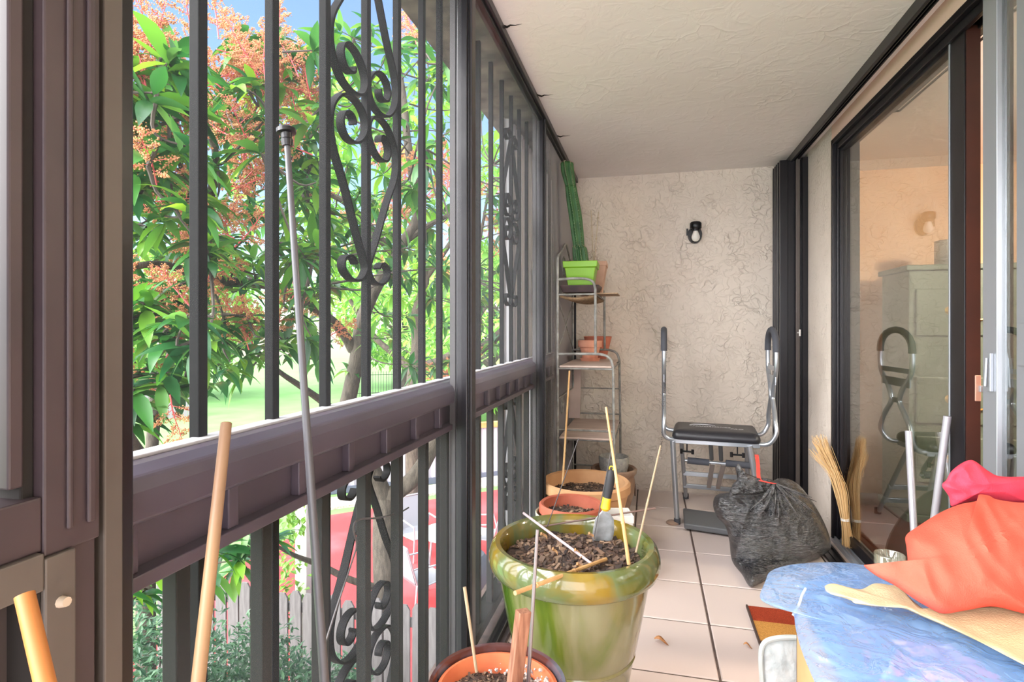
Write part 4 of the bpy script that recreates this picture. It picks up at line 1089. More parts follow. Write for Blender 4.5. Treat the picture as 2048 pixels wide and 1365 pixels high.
# ================================================================ THE HEAP IN THE CORNER NEAR THE CAMERA
def rugmat():
    m, nt, b, out = new_mat('striped_rug'); b.inputs['Roughness'].default_value = .95; b.inputs['Specular IOR Level'].default_value = .1
    tc = node(nt, 'ShaderNodeTexCoord'); sp = node(nt, 'ShaderNodeSeparateXYZ'); nt.links.new(tc.outputs['Object'], sp.inputs[0])
    mr = node(nt, 'ShaderNodeMapRange'); mr.inputs['From Min'].default_value = -.75; mr.inputs['From Max'].default_value = .75
    nt.links.new(sp.outputs['Y'], mr.inputs['Value'])
    rp = ramp(nt, [(0, lin((120, 52, 30))), (.40, lin((184, 132, 70))), (.58, lin((150, 62, 34))), (.72, lin((92, 60, 40))), (.80, lin((188, 136, 72))), (.905, lin((152, 62, 40)))])
    rp.color_ramp.interpolation = 'CONSTANT'
    nt.links.new(mr.outputs[0], rp.inputs['Fac'])
    n = node(nt, 'ShaderNodeTexNoise'); n.inputs['Scale'].default_value = 260; n.inputs['Detail'].default_value = 2; nt.links.new(tc.outputs['Object'], n.inputs['Vector'])
    mx = node(nt, 'ShaderNodeMixRGB', blend_type='MULTIPLY'); mx.inputs['Fac'].default_value = .55
    r2 = ramp(nt, [(.3, (.45, .45, .45)), (.65, (1.2, 1.2, 1.2))]); nt.links.new(n.outputs['Fac'], r2.inputs['Fac'])
    nt.links.new(rp.outputs['Color'], mx.inputs['Color1']); nt.links.new(r2.outputs['Color'], mx.inputs['Color2']); nt.links.new(mx.outputs['Color'], b.inputs['Base Color'])
    bp = node(nt, 'ShaderNodeBump'); bp.inputs['Strength'].default_value = .8; bp.inputs['Distance'].default_value = .004
    nt.links.new(n.outputs['Fac'], bp.inputs['Height']); nt.links.new(bp.outputs['Normal'], b.inputs['Normal'])
    return m
rc = Vector((.71, 1.945, .0))
rg_ = build('rug', MB().box(.423, .93, 1.20, 2.682, .001, .010), rugmat(), loc=(.6765, 1.941, .001), bevel=.002)
tag(rg_, 'rust and gold striped rug on the floor under the cardboard box', 'rug')
build('bound_edge', MB().box(.416, .4235, 1.20, 2.684, .001, .0125), mat('dark_binding', (66, 50, 44), .9), rg_)
bx = thing('cardboard_box', 'brown cardboard box under the blue plastic bag', 'box', (.66, 1.205, .011))
M['card'] = mat('cardboard', (206, 164, 116), .8, col2=(196, 152, 104), scale=5)
b_ = MB(); b_.box(.372, .376, .72, 1.60, .011, .53); b_.box(.946, .95, .72, 1.60, .011, .53); b_.box(.372, .95, .72, .724, .011, .53); b_.box(.372, .95, 1.596, 1.60, .011, .53); b_.box(.372, .95, .72, 1.60, .011, .016); 
build('body', b_, M['card'], bx)
b_ = MB(); b_.box(.372, .66, .72, 1.60, .53, .534); b_.box(.661, .95, .72, 1.60, .53, .534)
build('flap', b_, M['card'], bx)
cu = thing('seat_cushion', 'white quilted cushion with piped edge standing against the cardboard box', 'cushion', at(1560, 1365, w=1.66))
co = [(1522, 1310), (1528, 1288), (1545, 1279), (1575, 1276), (1610, 1278), (1650, 1282), (1680, 1290), (1690, 1500), (1620, 1560), (1545, 1540), (1532, 1440), (1524, 1360)]
cd = lambda x, y: 1.73
M['quilt'] = mat('white_quilt', (204, 208, 208), .85, col2=(180, 188, 190), scale=30, bump=.5, bscale=45)
build('pad', soft_body(co, cd, .035, .045, .004, 16, 14, seed=2, power=.35), M['quilt'], cu, smooth=True)
pp = [at(p.x, p.y, w=1.71) for p in closed_path([Vector((x, y, 0)) for x, y in co], 6)]; pp.append(pp[0])
build('piping', MB().tube(pp, .008, 8), mat('grey_piping', (184, 190, 188), .8), cu, smooth=True)
M['bluebag'] = film('blue_clear_plastic', (160, 204, 255), .38, .17, .08, .45, 18, .10)
zc_ = lambda zp: (lambda x, y: (H - zp) * F / (max(y, 1040) - CY))
bo = [(1520, 1196), (1530, 1165), (1545, 1141), (1600, 1128), (1690, 1126), (1760, 1138), (1840, 1156), (1960, 1178), (2090, 1205), (2200, 1260), (2230, 1420), (2100, 1560), (1850, 1580), (1690, 1500), (1640, 1390), (1606, 1310), (1592, 1262), (1586, 1228), (1566, 1221), (1540, 1212)]
pb = thing('plastic_bag', 'translucent blue plastic bag full of clothes on top of the cardboard box', 'bag', (.7, 1.25, .535))
bag = soft_body(bo, zc_(.60), .035, .02, .016, 9, 80, seed=11, n=14, stretch=(1, .7, 1.5), extra=lambda p: .006 * (1 - 2.2 * abs(noise.noise(Vector((p.x * 22, p.y * 12, p.z * 26)) + Vector((1, 1, 1)) * 2 * noise.noise(p * 9)))))
build('film', bag, M['bluebag'], pb, smooth=True)
ci = [(1600, 1180), (1650, 1150), (1720, 1140), (1800, 1148), (1900, 1165), (2050, 1200), (2150, 1300), (2120, 1480), (1900, 1500), (1760, 1450), (1680, 1350), (1630, 1260)]
build('contents', soft_body(ci, zc_(.575), .015, .015, .01, 7, 16, seed=12), mat('lavender_cloth', (192, 216, 250), .9, col2=(214, 192, 232), scale=4, lo=.5, hi=.72), pb, smooth=True, label='lavender clothes showing through the plastic')
hemp = MB(); hemp.tube(smooth_path([at(1586, 1232, w=1.27), at(1598, 1210, w=1.28), at(1604, 1192, w=1.30), at(1611, 1178, w=1.32)], 5), .003, 8)
build('seam', hemp, film('clear_seam', (222, 236, 246), .7, .25, .1), pb, smooth=True)
def fabric(name, col, col2, bumpscale=220, b_=.25):
    return mat(name, col, .9, col2=col2, scale=5, bump=b_, bscale=bumpscale, spec=.15)
def linear(y0, w0, y1, w1): return lambda x, y: w0 + (w1 - w0) * min(1.2, max(-.2, (y - y0) / (y1 - y0)))
tn = [(1651, 1172), (1668, 1168), (1700, 1176), (1724, 1179), (1748, 1168), (1776, 1170), (1800, 1176), (1830, 1206), (1862, 1222), (1930, 1212), (2010, 1214), (2110, 1220), (2180, 1280), (2150, 1360), (2060, 1336), (1990, 1300), (1910, 1262), (1850, 1236), (1800, 1216), (1745, 1213), (1712, 1208), (1702, 1202), (1684, 1196), (1664, 1190), (1652, 1182)]
o = build('folded_cloth', soft_body(tn, linear(1170, 1.30, 1330, 1.02), .018, .03, .010, 12, 24, seed=5, n=6), fabric('cream_cloth', (206, 186, 150), (196, 174, 136)), smooth=True)
tag(o, 'cream folded cloth spread under the coral cloth, on the blue plastic bag', 'cloth')
cm = [(1728, 1131), (1762, 1136), (1808, 1137), (1815, 1124), (1813, 1096), (1812, 1072), (1838, 1052), (1880, 1026), (1918, 1010), (1954, 1002), (1958, 990), (1978, 992), (1996, 1000), (2050, 1006), (2120, 1000), (2180, 1060), (2180, 1200), (2100, 1240), (2040, 1226), (1985, 1214), (1930, 1222), (1885, 1228), (1850, 1212), (1824, 1196), (1790, 1172), (1752, 1152)]
o = build('coral_cloth', soft_body(cm, linear(1000, 1.36, 1225, 1.16), .10, .05, .014, 7.5, 44, seed=8, n=8, stretch=(1.6, 1, .7)), fabric('coral_linen', (222, 98, 80), (210, 84, 66), 320), smooth=True)
tag(o, 'crumpled coral orange cloth heaped on the blue plastic bag', 'cloth')
pk = [(1884, 972), (1893, 960), (1902, 944), (1920, 929), (1938, 921), (1952, 924), (1976, 942), (2000, 953), (2050, 954), (2130, 950), (2170, 990), (2130, 1030), (2050, 1012), (2000, 1006), (1960, 1002), (1930, 1006), (1904, 1014), (1898, 994)]
o = build('pink_cloth', soft_body(pk, lambda x, y: 1.44, .05, .05, .012, 10, 36, seed=4, n=8, stretch=(1, 1, 1.8)), fabric('pink_cotton', (222, 72, 92), (210, 60, 80), 300), smooth=True)
tag(o, 'bunched rose pink cloth behind the coral cloth', 'cloth')
# ================================================================ OUTDOORS
ZG = -2.9
def gpt(px, py, z=ZG): return at(px, py, Z=z)
lw = MB(); lw.box(-60, -.9, -12, 70, ZG - .3, ZG)
struct(build('lawn', lw, mat('lawn_grass', (92, 136, 70), .95, col2=(104, 146, 82), scale=.8, bump=.3, bscale=18), loc=(0, 0, 0)))
struct(build('ground_bed', MB().box(-7.5, -.9, -2, 5.0, ZG - .02, ZG + .01), mat('mulched_ground', (96, 86, 74), .95, col2=(120, 104, 88), scale=6), loc=(0, 0, 0)))
pp = [(-1.0, 5.2), (-6.3, 5.2), (-6.9, 8.2), (-6.8, 11.0), (-5.5, 12.2), (-3.2, 14.2), (-1.0, 15.2)]
def slab(name, pts, z0, z1, m):
    n = len(pts); mb = MB(); mb.add([(x, y, z) for z in (z0, z1) for x, y in pts], [tuple(range(n - 1, -1, -1)), tuple(range(n, 2 * n))] + [(k, (k + 1) % n, n + (k + 1) % n, n + k) for k in range(n)])
    return struct(build(name, mb, m, loc=(0, 0, 0)))
slab('patio', pp, ZG, ZG + .05, mat('red_painted_patio', (186, 44, 46), .7, col2=(196, 74, 78), scale=1.3, lo=.45, hi=.75))
gp2 = [(-7.3, 11.2), (-5.7, 12.6), (-3.4, 14.6), (-1.0, 15.7), (-1.0, 16.4), (-3.9, 15.2), (-6.0, 13.3), (-7.6, 12.0)]
slab('gravel_strip', gp2, ZG, ZG + .06, mat('gravel', (150, 138, 128), .95, col2=(190, 180, 172), scale=22, bump=.8, bscale=30))
pth = [gpt(700, 850), gpt(905, 790), gpt(930, 800), gpt(1000, 770), gpt(1000, 742), gpt(860, 765), gpt(740, 800)]
slab('path', [(p.x, p.y) for p in pth], ZG, ZG + .02, mat('pale_path', (214, 196, 184), .9))
# white sided wall with wooden coping
wf = thing('boundary_wall', 'white ribbed boundary wall with an orange wooden coping behind the red patio', 'garden wall', (-4, 14.8, ZG))
A, B = Vector((-9.5, 11.3, ZG)), Vector((-1.0, 17.3, ZG))
d = (B - A).normalized(); nrm = Vector((d.y, -d.x, 0)); L = (B - A).length
mb = MB(); n = int(L / .16)
prof = []
for k in range(n):
    for a, off in ((0, 0), (.06, 0), (.075, .03), (.145, .03)):
        p = A + d * (k * .16 + a) + nrm * off; prof.append(p)
m_ = len(prof); mb.add(prof + [p + Vector((0, 0, 1.42)) for p in prof], [(k, k + 1, m_ + k + 1, m_ + k) for k in range(m_ - 1)])
q = build('ribbed_panel', mb, mat('white_siding', (158, 156, 164), .7), wf); q.modifiers.new('t', 'SOLIDIFY').thickness = .03
build('coping', MB().beam(A + Vector((0, 0, 1.48)), B + Vector((0, 0, 1.48)), .18, .14), mat('orange_timber', (206, 150, 92), .7, col2=(178, 118, 66), scale=4), wf)
build('plinth', MB().beam(A + nrm * .06 + Vector((0, 0, .09)), B + nrm * .06 + Vector((0, 0, .09)), .06, .16), mat('dark_plinth', (78, 82, 98), .7), wf)
# grey board fence far left, black metal fence far middle
ff = thing('board_fence', 'pale grey board fence far off across the lawn on the left', 'fence', (-22, 21, ZG))
A, B = Vector((-30.5, 16.0, ZG)), Vector((-20.3, 22.0, ZG)); d = (B - A).normalized(); L = (B - A).length
mb = MB()
for k in range(int(L / .2)):
    mb.beam(A + d * (k * .2 + .1) + Vector((0, 0, 0)), A + d * (k * .2 + .1) + Vector((0, 0, 1.75)), .025, .185, up=d)
build('boards', mb, mat('grey_board', (118, 114, 118), .8), ff).name = 'board_panel'
bf = thing('metal_fence', 'thin black metal fence far off beyond the lawn', 'fence', (-14, 33, ZG))
A, B = Vector((-17.5, 30.5, ZG)), Vector((-7.5, 37.0, ZG)); d = (B - A).normalized(); L = (B - A).length
mb = MB()
for k in range(int(L / .16)): mb.beam(A + d * k * .16, A + d * k * .16 + Vector((0, 0, 1.5)), .022, .022, up=d)
for z in (.2, 1.3): mb.beam(A + Vector((0, 0, z)), B + Vector((0, 0, z)), .03, .04)
build('railings', mb, M['black'], bf).name = 'rail_panel'
# weathered picket fence right below
pf_ = thing('picket_fence', 'weathered grey picket fence below the balcony in front of the red patio', 'fence', (-2.9, 5.0, ZG))
M['oldwood'] = mat('weathered_wood', (104, 100, 100), .85, col2=(84, 80, 80), scale=6, stretch=(6, 6, .7))
f0 = None
for k in range(29):
    x = -5.1 + k * .148
    if f0 is None:
        mb = MB(); w = .062; z0, z1 = ZG, -1.40
        o_ = [(-w, z0), (w, z0), (w, z1 - .05), (w * .5, z1), (-w * .5, z1), (-w, z1 - .05)]
        mb.add([(x + a, 4.96, z) for a, z in o_] + [(x + a, 4.98, z) for a, z in o_], [(0, 1, 2, 3, 4, 5), (11, 10, 9, 8, 7, 6)] + [(i, i + 6, (i + 1) % 6 + 6, (i + 1) % 6) for i in range(6)])
        f0 = build('picket', mb, M['oldwood'], pf_); xf = x
    else:
        c = f0.copy(); COL.objects.link(c); c.parent = pf_; c.location = (x - xf, R.uniform(-.006, .006), R.uniform(-.04, .03))
mb = MB()
for z in (-1.62, -2.6): mb.box(-5.2, -.9, 4.98, 5.02, z, z + .08)
build('fence_rail', mb, M['oldwood'], pf_)
# white post with creeper
c = at(609, 1120, w=6.1)
tag(build('white_post', MB().box(c.x - .07, c.x + .07, c.y - .07, c.y + .07, ZG, -.35), mat('whitewashed', (224, 220, 216), .8, col2=(206, 200, 196), scale=5), bevel=.005), 'white square post with a creeper behind the picket fence', 'post')
# patio furniture
M['chairfr'] = mat('white_chair_frame', (160, 162, 168), .4, .2)
M['sling'] = mat('grey_sling', (132, 134, 140), .8)
def patio_chair(c, rot, label):
    t = thing('patio_chair', label, 'garden chair', c, 'patio chairs on the red patio')
    Mx = Matrix.Translation(c) @ Matrix.Rotation(rot, 4, 'Z')
    g_ = lambda *p: Mx @ Vector(p)
    fr = MB()
    for s in (-.28, .28):
        fr.tube([g_(s, -.25, 0), g_(s, -.28, .4), g_(s, -.26, .62), g_(s, .2, .64), g_(s, .26, .4), g_(s, .30, 0)], .016, 8)
        fr.tube([g_(s, -.26, .40), g_(s, .24, .36), g_(s, .42, .98)], .014, 8)
    fr.tube([g_(-.28, .42, .98), g_(.28, .42, .98)], .014, 8)
    build('frame', fr, M['chairfr'], t, smooth=True)
    sl = MB(); pts = [(-.26, .40), (0, .375), (.22, .365), (.27, .44), (.34, .70), (.415, .96)]
    sl.add([g_(s, y, z) for y, z in pts for s in (-.26, .26)], [(i * 2, i * 2 + 1, i * 2 + 3, i * 2 + 2) for i in range(5)])
    q = build('sling_seat', sl, M['sling'], t, smooth=False); q.modifiers.new('t', 'SOLIDIFY').thickness = .01
zp = ZG + .05
patio_chair(Vector((*at(846, 1205, Z=zp).xy, zp)), 2.5, 'white garden chair with sling seat at the near side of the patio table')
patio_chair(Vector((*at(842, 1110, Z=zp).xy, zp)), .9, 'white garden chair with sling seat at the far side of the patio table')
patio_chair(Vector((*at(962, 1110, Z=zp).xy, zp)), -1.4, 'white garden chair at the right of the patio table behind the slim upright')
tc_ = Vector((*at(905, 1150, Z=zp).xy, zp))
tt = thing('patio_table', 'round glass garden table between the white chairs on the red patio', 'garden table', tc_)
build('table_top', MB().lathe([(.001, .70), (.50, .70), (.515, .705), (.515, .72), (.50, .725), (.001, .722)], tc_, 32), mat('frosted_green_glass', (196, 214, 208), .15), tt, smooth=True)
for k in range(4):
    a = k * 1.57 + .4
    build('leg', MB().tube([tc_ + Vector((.40 * math.cos(a), .40 * math.sin(a), 0)), tc_ + Vector((.33 * math.cos(a), .33 * math.sin(a), .70))], .02, 8), M['chairfr'], tt, smooth=True)
gk = thing('gas_grill', 'dark covered grill standing on the red patio behind the slim upright', 'grill', Vector((*at(940, 1240, Z=zp).xy, zp)))
gv = Vector(gk['_at']); build('cover', MB().lathe([(.001, .95), (.20, .93), (.28, .82), (.30, .6), (.28, .2), (.27, .02)], gv, 20), mat('charcoal_cover', (62, 64, 72), .7), gk, smooth=True)

# ---------------------------------------------------------------- trees
def leaf(mb, base, d, L, W, droop, rg, seg=5):
    d = d.normalized(); up = Vector((0, 0, 1))
    side = d.cross(up)
    if side.length < .05: side = Vector((1, 0, 0))
    side.normalize(); side = (side + up * rg.uniform(-.45, .45)).normalized()
    nrm = side.cross(d).normalized(); vs = []; c = base.copy(); cur = d.copy()
    for i in range(seg + 1):
        t = i / seg
        wd = W * .5 * max(0.0, math.sin(math.pi * (t ** .85))) if 0 < i < seg else W * .02
        vs += [c - side * wd + nrm * wd * .28, c, c + side * wd + nrm * wd * .28]
        c = c + cur * (L / seg)
        cur = (cur + Vector((0, 0, -droop / seg))).normalized()
    o = len(mb.v); mb.v += [tuple(p) for p in vs]
    for i in range(seg):
        for k in (0, 1):
            a = o + i * 3 + k; mb.f.append((a, a + 1, a + 4, a + 3)); mb.m.append(0)
def whorl(mb, tip, axis, n, L, rg, droop=1.0):
    axis = axis.normalized(); a0 = axis.orthogonal().normalized(); b0 = axis.cross(a0)
    for k in range(n):
        az = k * 2.4 + rg.uniform(-.3, .3); e = math.radians(rg.uniform(35, 105))
        d = axis * math.cos(e) + (a0 * math.cos(az) + b0 * math.sin(az)) * math.sin(e) + Vector((0, 0, -.25))
        l = L * rg.uniform(.7, 1.15)
        leaf(mb, tip - axis * rg.uniform(0, .07), d, l, l * rg.uniform(.24, .30), droop * rg.uniform(.4, 1.4), rg)
M['bark'] = mat('mango_bark', (60, 54, 46), .9, col2=(84, 76, 66), scale=9, bump=.8, bscale=30, stretch=(3, 3, 1))
M['barkd'] = mat('dark_twig', (64, 56, 50), .9, col2=(84, 76, 70), scale=9)
near_cols = [(24, 64, 38), (40, 92, 42), (32, 80, 40), (76, 132, 46), (48, 104, 48), (36, 86, 56), (108, 158, 50), (56, 110, 66)]
M['leafn'] = island_mat('mango_leaf', near_cols, .32, .32, .5)
M['leaff'] = island_mat('mango_leaf_light', [(62, 118, 54), (110, 164, 58), (80, 140, 58), (138, 182, 76), (70, 126, 76)], .4, .4, .4)
def flowers(seed):
    rg = random.Random(seed); mb = MB()
    mb.tube(smooth_path([(0, 0, 0), (.008, .004, .12), (-.004, .01, .25), (.004, .004, .33)], 4), [.0045 - .003 * i / 12 for i in range(13)], 6, 1)
    for k in range(17):
        z = .05 + .27 * k / 16; az = k * 2.4; ln = (.15 - .115 * (k / 16)) * rg.uniform(.8, 1.15)
        d = Vector((math.cos(az), math.sin(az), rg.uniform(.15, .6))).normalized()
        p = Vector((0, 0, z)); mb.tube([p, p + d * ln], [.0022, .001], 4, 1)
        nf = int(14 + ln * 330)
        for j in range(nf):
            t = .28 + .75 * rg.random(); sp = .004 + .007 * (1.1 - t)
            c = p + d * ln * t + Vector((rg.gauss(0, sp), rg.gauss(0, sp), rg.gauss(0, sp)))
            s = rg.uniform(.0028, .0058); u = Vector((rg.uniform(-1, 1), rg.uniform(-1, 1), rg.uniform(-1, 1))).normalized(); v = u.orthogonal().normalized(); w = u.cross(v)
            mb.add([c + u * s, c - u * s, c + v * s, c - v * s, c + w * s, c - w * s], [(0, 2, 4), (2, 1, 4), (1, 3, 4), (3, 0, 4), (2, 0, 5), (1, 2, 5), (3, 1, 5), (0, 3, 5)], 0)
    return mb.mesh('panicle', [M['floret'], M['stalk']])
M['floret'] = island_mat('mango_floret', [(200, 146, 98), (186, 128, 84), (212, 164, 118), (180, 114, 76), (206, 154, 108)], .8, .1)
M['stalk'] = mat('red_flower_stalk', (216, 92, 96), .6)
FL = [flowers(k) for k in range(3)]
def tree(name, label, limbs, spots, fspots, lm, L, seed, droop=1.0, n=11, twig=True, base=None):
    rg = random.Random(seed)
    t = thing(name, label, 'tree', base)
    tk = MB(); sk = []
    for pts, r0, r1 in limbs:
        P = smooth_path(pts, 6); m_ = len(P)
        tk.tube(P, [r0 + (r1 - r0) * i / (m_ - 1) for i in range(m_)], 12 if r0 > .05 else 8); sk += P
    tw = MB(); lf = MB()
    for tip in spots:
        b = min(sk, key=lambda p: (p - tip).length_squared); dist = (b - tip).length
        if dist < 1.1 and twig:
            mid = b.lerp(tip, .55) + Vector((rg.uniform(-.06, .06), rg.uniform(-.06, .06), rg.uniform(-.10, .02)))
            P = smooth_path([b, mid, tip], 4); tw.tube(P, [.010 - .0065 * i / (len(P) - 1) for i in range(len(P))], 5)
            ax = (tip - mid)
            if len(sk) < 900: sk += P[4:]
        else:
            ax = Vector((rg.uniform(-1, 1), rg.uniform(-1, 1), rg.uniform(-.2, .8)))
            tw.tube([tip - ax.normalized() * .22, tip], [.007, .0035], 5)
        whorl(lf, tip, ax + Vector((0, 0, .15)), n + rg.randint(-2, 3), L * rg.uniform(.85, 1.15), rg, droop)
    build('trunk', tk, M['bark'], t, smooth=True)
    if tw.v: build('twigs', tw, M['barkd'], t).name = 'branchwork'
    f = build('foliage', lf, lm, t); f.data.polygons.foreach_set('use_smooth', [True] * len(f.data.polygons)); 
    for p, tilt, s in fspots:
        o = bpy.data.objects.new('flower_panicle', FL[rg.randint(0, 2)]); COL.objects.link(o); o.parent = t
        o.location = p - Vector(base); o.rotation_euler = (tilt[0], tilt[1], rg.uniform(0, 6.28)); o.scale = (s, s, s)
    return t
def region(rg, boxes):
    out = []
    for x0, x1, y0, y1, w0, w1, n in boxes:
        for k in range(n): out.append(at(rg.uniform(x0, x1), rg.uniform(y0, y1), w=rg.uniform(w0, w1)))
    return out
def fregion(rg, boxes):
    out = []
    for x0, x1, y0, y1, w0, w1, n, s in boxes:
        for k in range(int(n * 1.25)): out.append((at(rg.uniform(x0, x1), rg.uniform(y0, y1), w=rg.uniform(w0, w1)), (rg.gauss(0, .6), rg.gauss(0, .6)), s * rg.uniform(.8, 1.2)))
    return out
def pts(*l): return [at(x, y, w=w) for x, y, w in l]
def base_of(p): return Vector((p.x, p.y, ZG))
rg = random.Random(101)
# the left mango, closest to the balcony
tb = at(292, 1010, w=4.9); bb = base_of(tb)
limbsB = [([bb, Vector((tb.x, tb.y, -1.6)), tb] + pts((300, 930, 4.9)), .085, .07),
          (pts((300, 930, 4.9), (275, 905, 4.6), (250, 868, 4.3), (228, 838, 4.1), (190, 790, 3.9), (150, 700, 3.6), (160, 560, 3.3), (215, 430, 3.0), (260, 330, 2.8)), .06, .018),
          (pts((300, 930, 4.9), (306, 870, 4.9), (312, 786, 4.8), (330, 745, 4.7), (346, 705, 4.5), (372, 640, 4.2), (395, 560, 3.9), (412, 450, 3.6), (428, 350, 3.4), (430, 300, 3.3), (405, 235, 3.2)), .055, .016),
          (pts((312, 786, 4.8), (272, 738, 4.6), (238, 702, 4.4), (200, 650, 4.2), (170, 600, 4)), .04, .018),
          (pts((412, 450, 3.6), (385, 400, 3.1), (352, 300, 2.8), (330, 220, 2.7), (300, 160, 2.6)), .018, .008),
          (pts((346, 705, 4.5), (390, 705, 4.1), (330, 720, 3.2), (250, 760, 2.7)), .02, .008)]
spotsB = region(rg, [(215, 400, 110, 330, 2.2, 3.0, 26), (200, 420, 330, 520, 2.3, 3.4, 24), (205, 395, 570, 700, 2.3, 3.2, 12), (215, 270, 720, 830, 2.3, 2.7, 3), (290, 380, 650, 760, 2.4, 3, 5), (215, 420, 520, 640, 3.2, 4.4, 14), (-60, 200, 60, 760, 2.5, 4.2, 14), (210, 420, 150, 520, 3.4, 5.0, 34)]) + pts((330, 745, 2.45), (345, 760, 2.5), (236, 815, 2.4))
fB = fregion(rg, [(205, 330, 120, 235, 2.3, 2.7, 12, .95), (205, 320, 250, 420, 2.3, 2.8, 11, .85), (330, 400, 230, 330, 2.7, 3.1, 5, .8), (290, 395, 60, 140, 3, 3.4, 3, .8), (205, 390, 590, 720, 2.5, 3.2, 11, .8), (205, 300, 740, 800, 2.4, 2.7, 3, .8), (-60, 190, 120, 500, 2.6, 3.6, 4, .9)]) + [(at(340, 790, w=2.42), (math.pi - .15, .1), .75)]
tree('mango_tree', 'left mango tree in orange bloom with forked trunk, leafing close to the railing', limbsB, spotsB, fB, M['leafn'], .205, 5, base=bb)
# the middle mango
tb = at(769, 1130, w=6.0); bb = base_of(tb)
limbsA = [([bb, Vector((tb.x + .03, tb.y, -2.2)), tb] + pts((768, 1060, 6), (770, 995, 6)), .13, .115),
          (pts((770, 1000, 6), (740, 935, 5.9), (700, 868, 5.8), (690, 835, 5.8), (700, 785, 5.75), (714, 715, 5.7), (724, 645, 5.7), (748, 583, 5.7), (793, 506, 5.7), (836, 430, 5.8), (824, 340, 5.8), (814, 276, 5.8), (806, 190, 5.8), (790, 100, 5.8)), .10, .03),
          (pts((706, 700, 5.7), (690, 672, 5.6), (663, 642, 5.4), (601, 598, 4.9), (548, 574, 4.5), (500, 566, 4.2), (430, 561, 3.8), (380, 548, 3.5), (345, 533, 3.4), (290, 530, 3.2), (205, 550, 3.0)), .055, .016),
          (pts((790, 512, 5.7), (727, 440, 5.5), (690, 405, 5.4), (655, 384, 5.3), (600, 330, 5.0), (540, 280, 4.6)), .045, .015),
          (pts((770, 1000, 6), (826, 958, 6), (866, 892, 6.1), (905, 800, 6.2), (945, 717, 6.3), (1004, 664, 6.4), (1060, 600, 6.6)), .095, .04),
          (pts((817, 478, 5.75), (856, 452, 5.8), (905, 425, 6), (960, 380, 6.2)), .035, .014),
          (pts((690, 838, 5.8), (640, 800, 5.5), (600, 772, 5.2), (560, 745, 4.9), (510, 700, 4.5)), .045, .015),
          (pts((905, 800, 6.2), (930, 640, 6), (960, 480, 6), (985, 330, 6)), .03, .012),
          (pts((640, 1130, 5.6), (590, 1112, 5.3), (540, 1085, 5.0)), .03, .012), (pts((769, 1180, 6), (700, 1160, 5.8), (640, 1130, 5.6)), .04, .03)]
spotsA = region(rg, [(420, 660, 70, 330, 3.1, 4.6, 40), (420, 660, 330, 560, 3.2, 4.8, 44), (420, 650, 560, 730, 3.3, 4.8, 26), (640, 930, 50, 330, 4.2, 6.2, 44), (640, 930, 330, 640, 4.3, 6.6, 50), (930, 1130, 160, 700, 4.8, 7, 48), (410, 560, 640, 760, 3.3, 3.9, 6), (420, 560, 1060, 1190, 3.2, 4.2, 8), (215, 330, 1120, 1190, 3.0, 3.4, 4), (690, 930, 640, 760, 5, 7, 10)])
fA = fregion(rg, [(400, 560, 70, 200, 3.2, 3.8, 12, 1.0), (430, 660, 130, 330, 3.2, 4.0, 20, 1.0), (430, 650, 300, 400, 3.3, 4.0, 7, 1.0), (395, 470, 430, 560, 3.0, 3.6, 8, .9), (470, 560, 630, 720, 3.3, 3.8, 6, .9), (560, 650, 600, 700, 4, 4.6, 3, .9), (690, 920, 330, 480, 4.8, 6, 10, 1.0), (800, 920, 20, 110, 4.8, 5.5, 5, 1.0), (870, 935, 735, 790, 6, 6.5, 7, 1.1), (940, 1070, 330, 520, 5.5, 6.5, 9, 1.1)])
tree('mango_tree', 'middle mango tree with thick grey trunk rising behind the picket fence', limbsA, spotsA, fA, M['leafn'], .215, 6, base=bb)
# lighter tree further off
tb = at(826, 800, w=11); bb = base_of(tb)
limbsC = [([bb, tb] + pts((828, 740, 11), (834, 690, 11), (832, 630, 11), (850, 560, 11), (840, 470, 11), (830, 380, 11)), .15, .06), (pts((830, 735, 11), (880, 720, 11), (920, 690, 11), (980, 600, 11)), .08, .04), (pts((826, 740, 11), (790, 710, 11), (745, 670, 11), (700, 600, 11)), .08, .04), (pts((850, 560, 11), (910, 470, 11), (960, 360, 11)), .06, .03)]
spotsC = region(rg, [(600, 1130, 130, 640, 9.5, 13, 230), (430, 700, 200, 600, 9.5, 13, 70)])
fC = fregion(rg, [(640, 1080, 300, 620, 9.3, 10, 16, 1.7)])
tree('mango_tree', 'pale green tree further off on the lawn, right of the thick trunk', limbsC, spotsC, fC, M['leaff'], .34, 7, base=bb, n=10, twig=False)
# trees and hedge behind the lawn
def far_tree(name, label, c, rx, rz, zc, n, L, m, seed, trunk=.2):
    rg = random.Random(seed); t = thing(name, label, 'tree', c); lf = MB()
    for k in range(n):
        v = Vector((rg.gauss(0, 1), rg.gauss(0, 1), rg.gauss(0, 1))).normalized() * rg.uniform(.55, 1.0) ** .5
        p = Vector((c.x + v.x * rx, c.y + v.y * rx, zc + v.z * rz))
        for j in range(3): leaf(lf, p, Vector((rg.uniform(-1, 1), rg.uniform(-1, 1), rg.uniform(-.9, .5))), L * rg.uniform(.7, 1.2), L * .42, .6, rg, 2)
    tk = MB(); tk.tube([c, Vector((c.x + .1, c.y, (c.z + zc) / 2)), Vector((c.x, c.y, zc + rz * .3))], [trunk, trunk * .8, trunk * .3], 10)
    for k in range(5):
        a = k * 1.26; tk.tube([Vector((c.x, c.y, zc - rz * .5)), Vector((c.x + math.cos(a) * rx * .6, c.y + math.sin(a) * rx * .6, zc + rz * .1))], [trunk * .45, trunk * .15], 7)
    build('trunk', tk, M['bark'], t, smooth=True); build('foliage', lf, m, t)
M['fol1'] = island_mat('bright_foliage', [(88, 146, 64), (122, 172, 74), (156, 194, 100), (74, 130, 72)], .6, .35)
